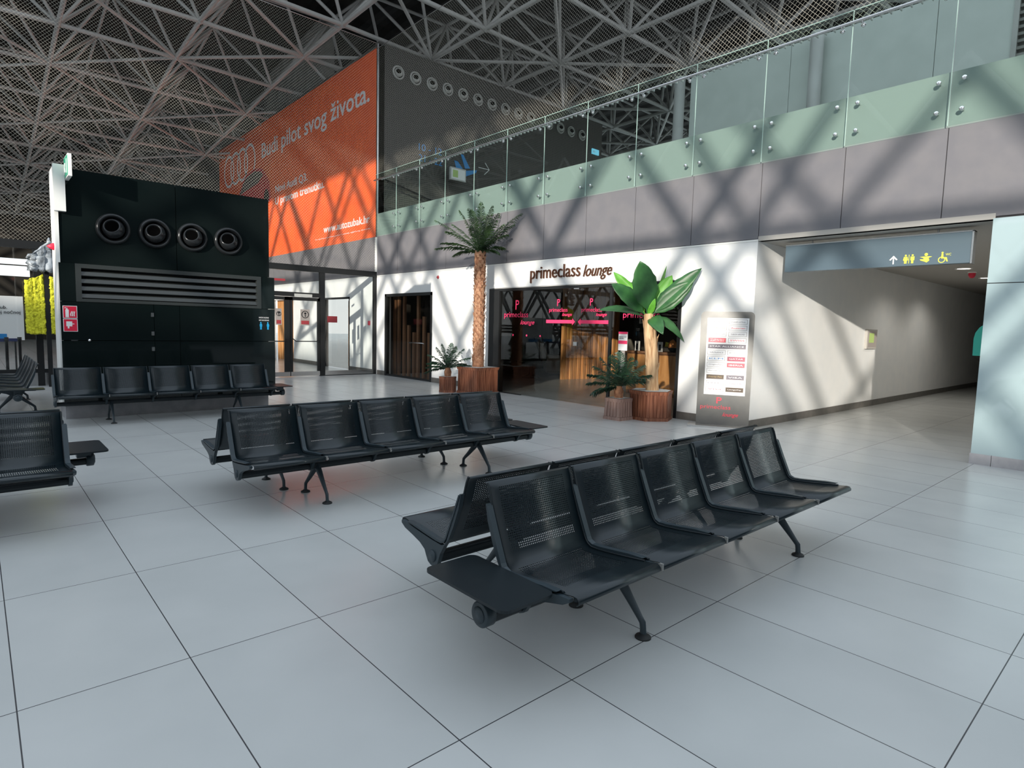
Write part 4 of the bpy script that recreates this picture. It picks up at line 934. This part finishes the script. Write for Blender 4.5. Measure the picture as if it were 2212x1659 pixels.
def leaf(root, tip, wd, bend, m, t, twist=0.):
    root = V(root); tip = V(tip); mb = MB(); n = 14; c = []
    if tip.x > 8.93: tip -= FV*((tip.x-8.93)/.667)
    for k in range(n+1):
        s = k/n; p = root.lerp(tip, s); p.z += bend*4*s*(1-s)*.5; c.append(p)
    d = (tip-root).normalized(); side = d.cross(-FV if abs(d.dot(FV)) < .8 else V((0, 0, 1))).normalized()
    side = (Matrix.Rotation(twist, 3, d) @ side)
    nrm = side.cross(d).normalized(); vs = []; fs = []
    for k, p in enumerate(c):
        s = k/n; wv = wd*(0.08 if s < .18 else max(.02, math.sin(math.pi*min(1, (s-.18)/.82)**.75)**.7))*(1+.05*math.sin(k*2.3))
        for u in (-1, -.5, 0, .5, 1): vs.append(p+side*wv*u+nrm*(abs(u)*wv*.28))
    for k in range(n):
        for i in range(4): fs.append((k*5+i, k*5+i+1, k*5+i+6, k*5+i+5))
    mb.add(vs, fs, True)
    o = mb.build('leaf', m, t); sm = o.modifiers.new('thick', 'SOLIDIFY'); sm.thickness = .003
    rb = MB().tube([p+nrm*-.003 for p in c], [.012*(1-k/n)+.002 for k in range(n+1)], 6).build('midrib', M['leafl'], o); rb.location = (0, 0, 0)
cr_ = BC-RV*.115+V((0, 0, 1.72))
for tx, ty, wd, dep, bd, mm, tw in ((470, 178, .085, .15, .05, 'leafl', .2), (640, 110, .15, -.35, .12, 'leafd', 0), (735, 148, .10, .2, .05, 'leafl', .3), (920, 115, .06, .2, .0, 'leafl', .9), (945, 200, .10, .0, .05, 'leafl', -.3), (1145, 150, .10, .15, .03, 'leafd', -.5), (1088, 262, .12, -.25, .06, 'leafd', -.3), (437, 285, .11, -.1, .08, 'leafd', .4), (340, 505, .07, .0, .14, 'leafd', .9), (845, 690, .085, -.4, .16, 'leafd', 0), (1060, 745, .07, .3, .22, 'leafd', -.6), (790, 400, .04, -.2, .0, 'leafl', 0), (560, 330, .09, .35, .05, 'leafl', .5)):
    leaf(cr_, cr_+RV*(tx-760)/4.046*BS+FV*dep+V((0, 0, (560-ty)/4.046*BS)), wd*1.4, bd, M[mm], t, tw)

# ================================================================= AIRLINE TOTEM
A = V((8.66, 2.42, 0)); B_ = V((8.98, 1.80, 0)); ax = (B_-A).normalized(); wdt = .80; nr = V((ax.y, -ax.x, 0)); 
if nr.x > 0: nr = -nr
t = thing('airline_totem', A+ax*.4, 'grey upright totem listing partner airline logos beside the corridor', 'totem sign')
H_ = 1.84; r = .07; pts = [(0, .03), (wdt, .03)]
for k in range(6): a = math.radians(k*18); pts.append((wdt-r+r*math.cos(a), H_-r+r*math.sin(a)))
for k in range(6): a = math.radians(90+k*18); pts.append((r+r*math.cos(a), H_-r+r*math.sin(a)))
MB().prism([A+ax*u+V((0, 0, z)) for u, z in pts], (0, 0, 0), -nr*.035).build('panel', vary(mat('totem_grey', (.16, .16, .16), .35, .3), (.085, .085, .085), (.115, .115, .11), 3), t)
bs = MB(); bs.prism([A+ax*u-nr*v for u, v in ((-.12, -.17), (wdt+.1, -.17), (wdt+.1, .16), (-.12, .16))], (0, 0, 0), (0, 0, .03)); bs.build('base_plate', M['steel'], t)
def tp(u, z, off=.003): return A+ax*u+nr*off+V((0, 0, z))
def rect(u0, u1, z0, z1, m, name, off=0., th=.002, p=None): 
    MB().prism([tp(u0, z0, off), tp(u1, z0, off), tp(u1, z1, off), tp(u0, z1, off)], (0, 0, 0), nr*th).build(name, m, p or t)
rect(.10, .72, .52, 1.74, M['paper'], 'list_sheet', 0, .003)
rows = [('CROATIA', 'w', 'red'), ('brussels airlines', 'w', 'purp'), ('Lufthansa', 'w', 'gold'), ('Austrian', 'w', 'red'), ('LOT POLISH', 'w', 'purp'), ('TURKISH AIRLINES', 'w', 'purp'), ('TURKISH\nAIRLINES', 'red', 'w'), ('SWISS', 'w', 'red'), ('STAR ALLIANCE', 'g', 'w'), None,
        ('AIRFRANCE', 'w', 'purp'), ('BRITISH AIRWAYS', 'w', 'purp'), ('KLM', 'w', 'blue'), ('QATAR', 'burg', 'w'), ('DragonPass', 'w', 'purp'), ('IBERIA', 'red', 'w'), ('eurowings', 'w', 'purp'), ('flydubai', 'w', 'blue'), ('Priority Pass', 'brownp', 'gold'), ('VISA', 'purp', 'w'), ('DINERS', 'w', 'purp'), ('Zagreb', 'w', 'burg'), ('Visa', 'w', 'burg'), ('LoungeKey', 'brownp', 'w')]
nr_rows = 12; rh = 1.17/nr_rows; mm_ = {'w': 'paper', 'g': 'sgrey'}
for i in range(nr_rows):
    z1 = 1.72-i*rh; z0 = z1-rh+.022
    for j in range(2):
        e = rows[2*i+j]
        if e is None: continue
        s, bg, fg = e; u0, u1 = (.125+.30*j, .395+.30*j)
        if s.startswith('STAR'): u1 = .695
        pm = M[mm_.get(bg, bg)] if bg != 'g' else M['purp']
        rect(u0, u1, z0, z1, M['sgrey'], 'logo_frame', .003, .001)
        o_ = rect(u0+.006, u1-.006, z0+.005, z1-.005, pm, 'logo_tile', .004, .001)
        hgt = (z1-z0)*(.5 if '\n' in s else .32)
        text(s, tp(u0+.03, (z0+z1)/2-hgt/2, .0055), ax, ZU, (u1-u0)-.06, hgt, M[mm_.get(fg, fg)], 'logo_word', t, .001, shear=.3 if s in ('Priority Pass', 'LoungeKey', 'eurowings', 'flydubai') else 0)
text('P', tp(.30, .38), ax, ZU, .08, .10, M['red'], 'monogram', t, .004, bold=.01)
text('primeclass', tp(.06, .27), ax, ZU, .46, .085, M['red'], 'word', t, .004)
text('lounge', tp(.40, .16), ax, ZU, .24, .08, M['red'], 'word', t, .004, shear=.4, bold=.012)

# ================================================================= FAR LEFT BACKGROUND
t = thing('info_board', (.2, 16.0, 0), 'white information board behind the partition at far left', 'board')
bx((-.9, 16.0, .9), (.88, 16.05, 1.95)).build('board', M['paper'], t)
text('Diners Club.\nPomoćnoj noćnoj\nnalazima.', (.02, 15.99, 1.42), XP, ZU, .8, .3, M['black'], 'lettering', t, .003)
bx((-.9, 15.99, .93), (.55, 15.995, 1.05)).build('blue_picture', M['blue'], t)
MB().tube([(-.7, 16.02, 0), (-.7, 16.02, .9)], .02, 8).build('post', M['frame'], t); MB().tube([(.7, 16.02, 0), (.7, 16.02, .9)], .02, 8).build('post', M['frame'], t)
for i, (x, y, lab) in enumerate(((.50, 14.9, 'black belt barrier post, left of two behind the partition'), (.74, 15.1, 'black belt barrier post, right of two behind the partition'))):
    t = thing('barrier_post', (x, y, 0), lab, 'barrier post', 'belt barrier posts')
    MB().lathe([(0, .02), (.11, .012), (.12, 0)], (x, y, 0), 20).build('base', M['frame'], t); MB().lathe([(.03, .01), (.03, .9), (.04, .9), (.04, 1.0), (0, 1.0)], (x, y, 0), 16).build('post', M['frame'], t)
    bx((x-1.3 if i == 0 else x-.24, y-.003, .90), (x, y+.003, .97)).build('belt', mat('navy_belt', (.02, .03, .12), .6), t)
t = thing('yellow_panel', (1.0, 13.3, 1.1), 'bright yellow stand-in panel left of the black tower', 'standin')  # added stand-in for an unclear yellow area left of the tower
random.seed(2)
def rough_panel(x0, x1, y, z0, z1, m, name, t, slope=0., amp=.02, nx=14, nz=40):
    vs = []; fs = []
    for j in range(nz+1):
        for i in range(nx+1):
            e = random.uniform(-amp, amp); u = i/nx
            vs.append((x0+(x1-x0)*u+(e*.6 if i in (0, nx) else 0), y+abs(math.sin(i*1.9))*-amp*1.2+e*.7, z0+(z1-z0+slope*u)*j/nz+(e*.5 if j in (0, nz) else 0)))
    fs = [(j*(nx+1)+i, j*(nx+1)+i+1, (j+1)*(nx+1)+i+1, (j+1)*(nx+1)+i) for j in range(nz) for i in range(nx)]
    o = MB().add(vs, fs, True).build(name, m, t); s = o.modifiers.new('thick', 'SOLIDIFY'); s.thickness = .04; s.offset = 1; return o
rough_panel(.80, 1.11, 13.3, 1.12, 2.22, M['rough_sheet'], 'rough_sheet', t, .14)
rough_panel(1.20, 1.28, 13.3, 1.12, 2.32, M['rough_sheet'], 'yellow_strip', t, .0, nx=4)
MB().box((1.11, 13.25, 0), (1.19, 13.34, 2.75)).build('post', M['frame'], t)
t = thing('mottled_standin', (1.1, 12.9, 2.4), 'mottled grey stand-in sheet above the yellow panel', 'plastic film')  # added stand-in for an unclear mottled area above the yellow panel
random.seed(9)
rough_panel(.86, 1.26, 13.22, 2.42, 2.72, M['mottle'], 'mottled_sheet', t, .42, .06, 8, 10)
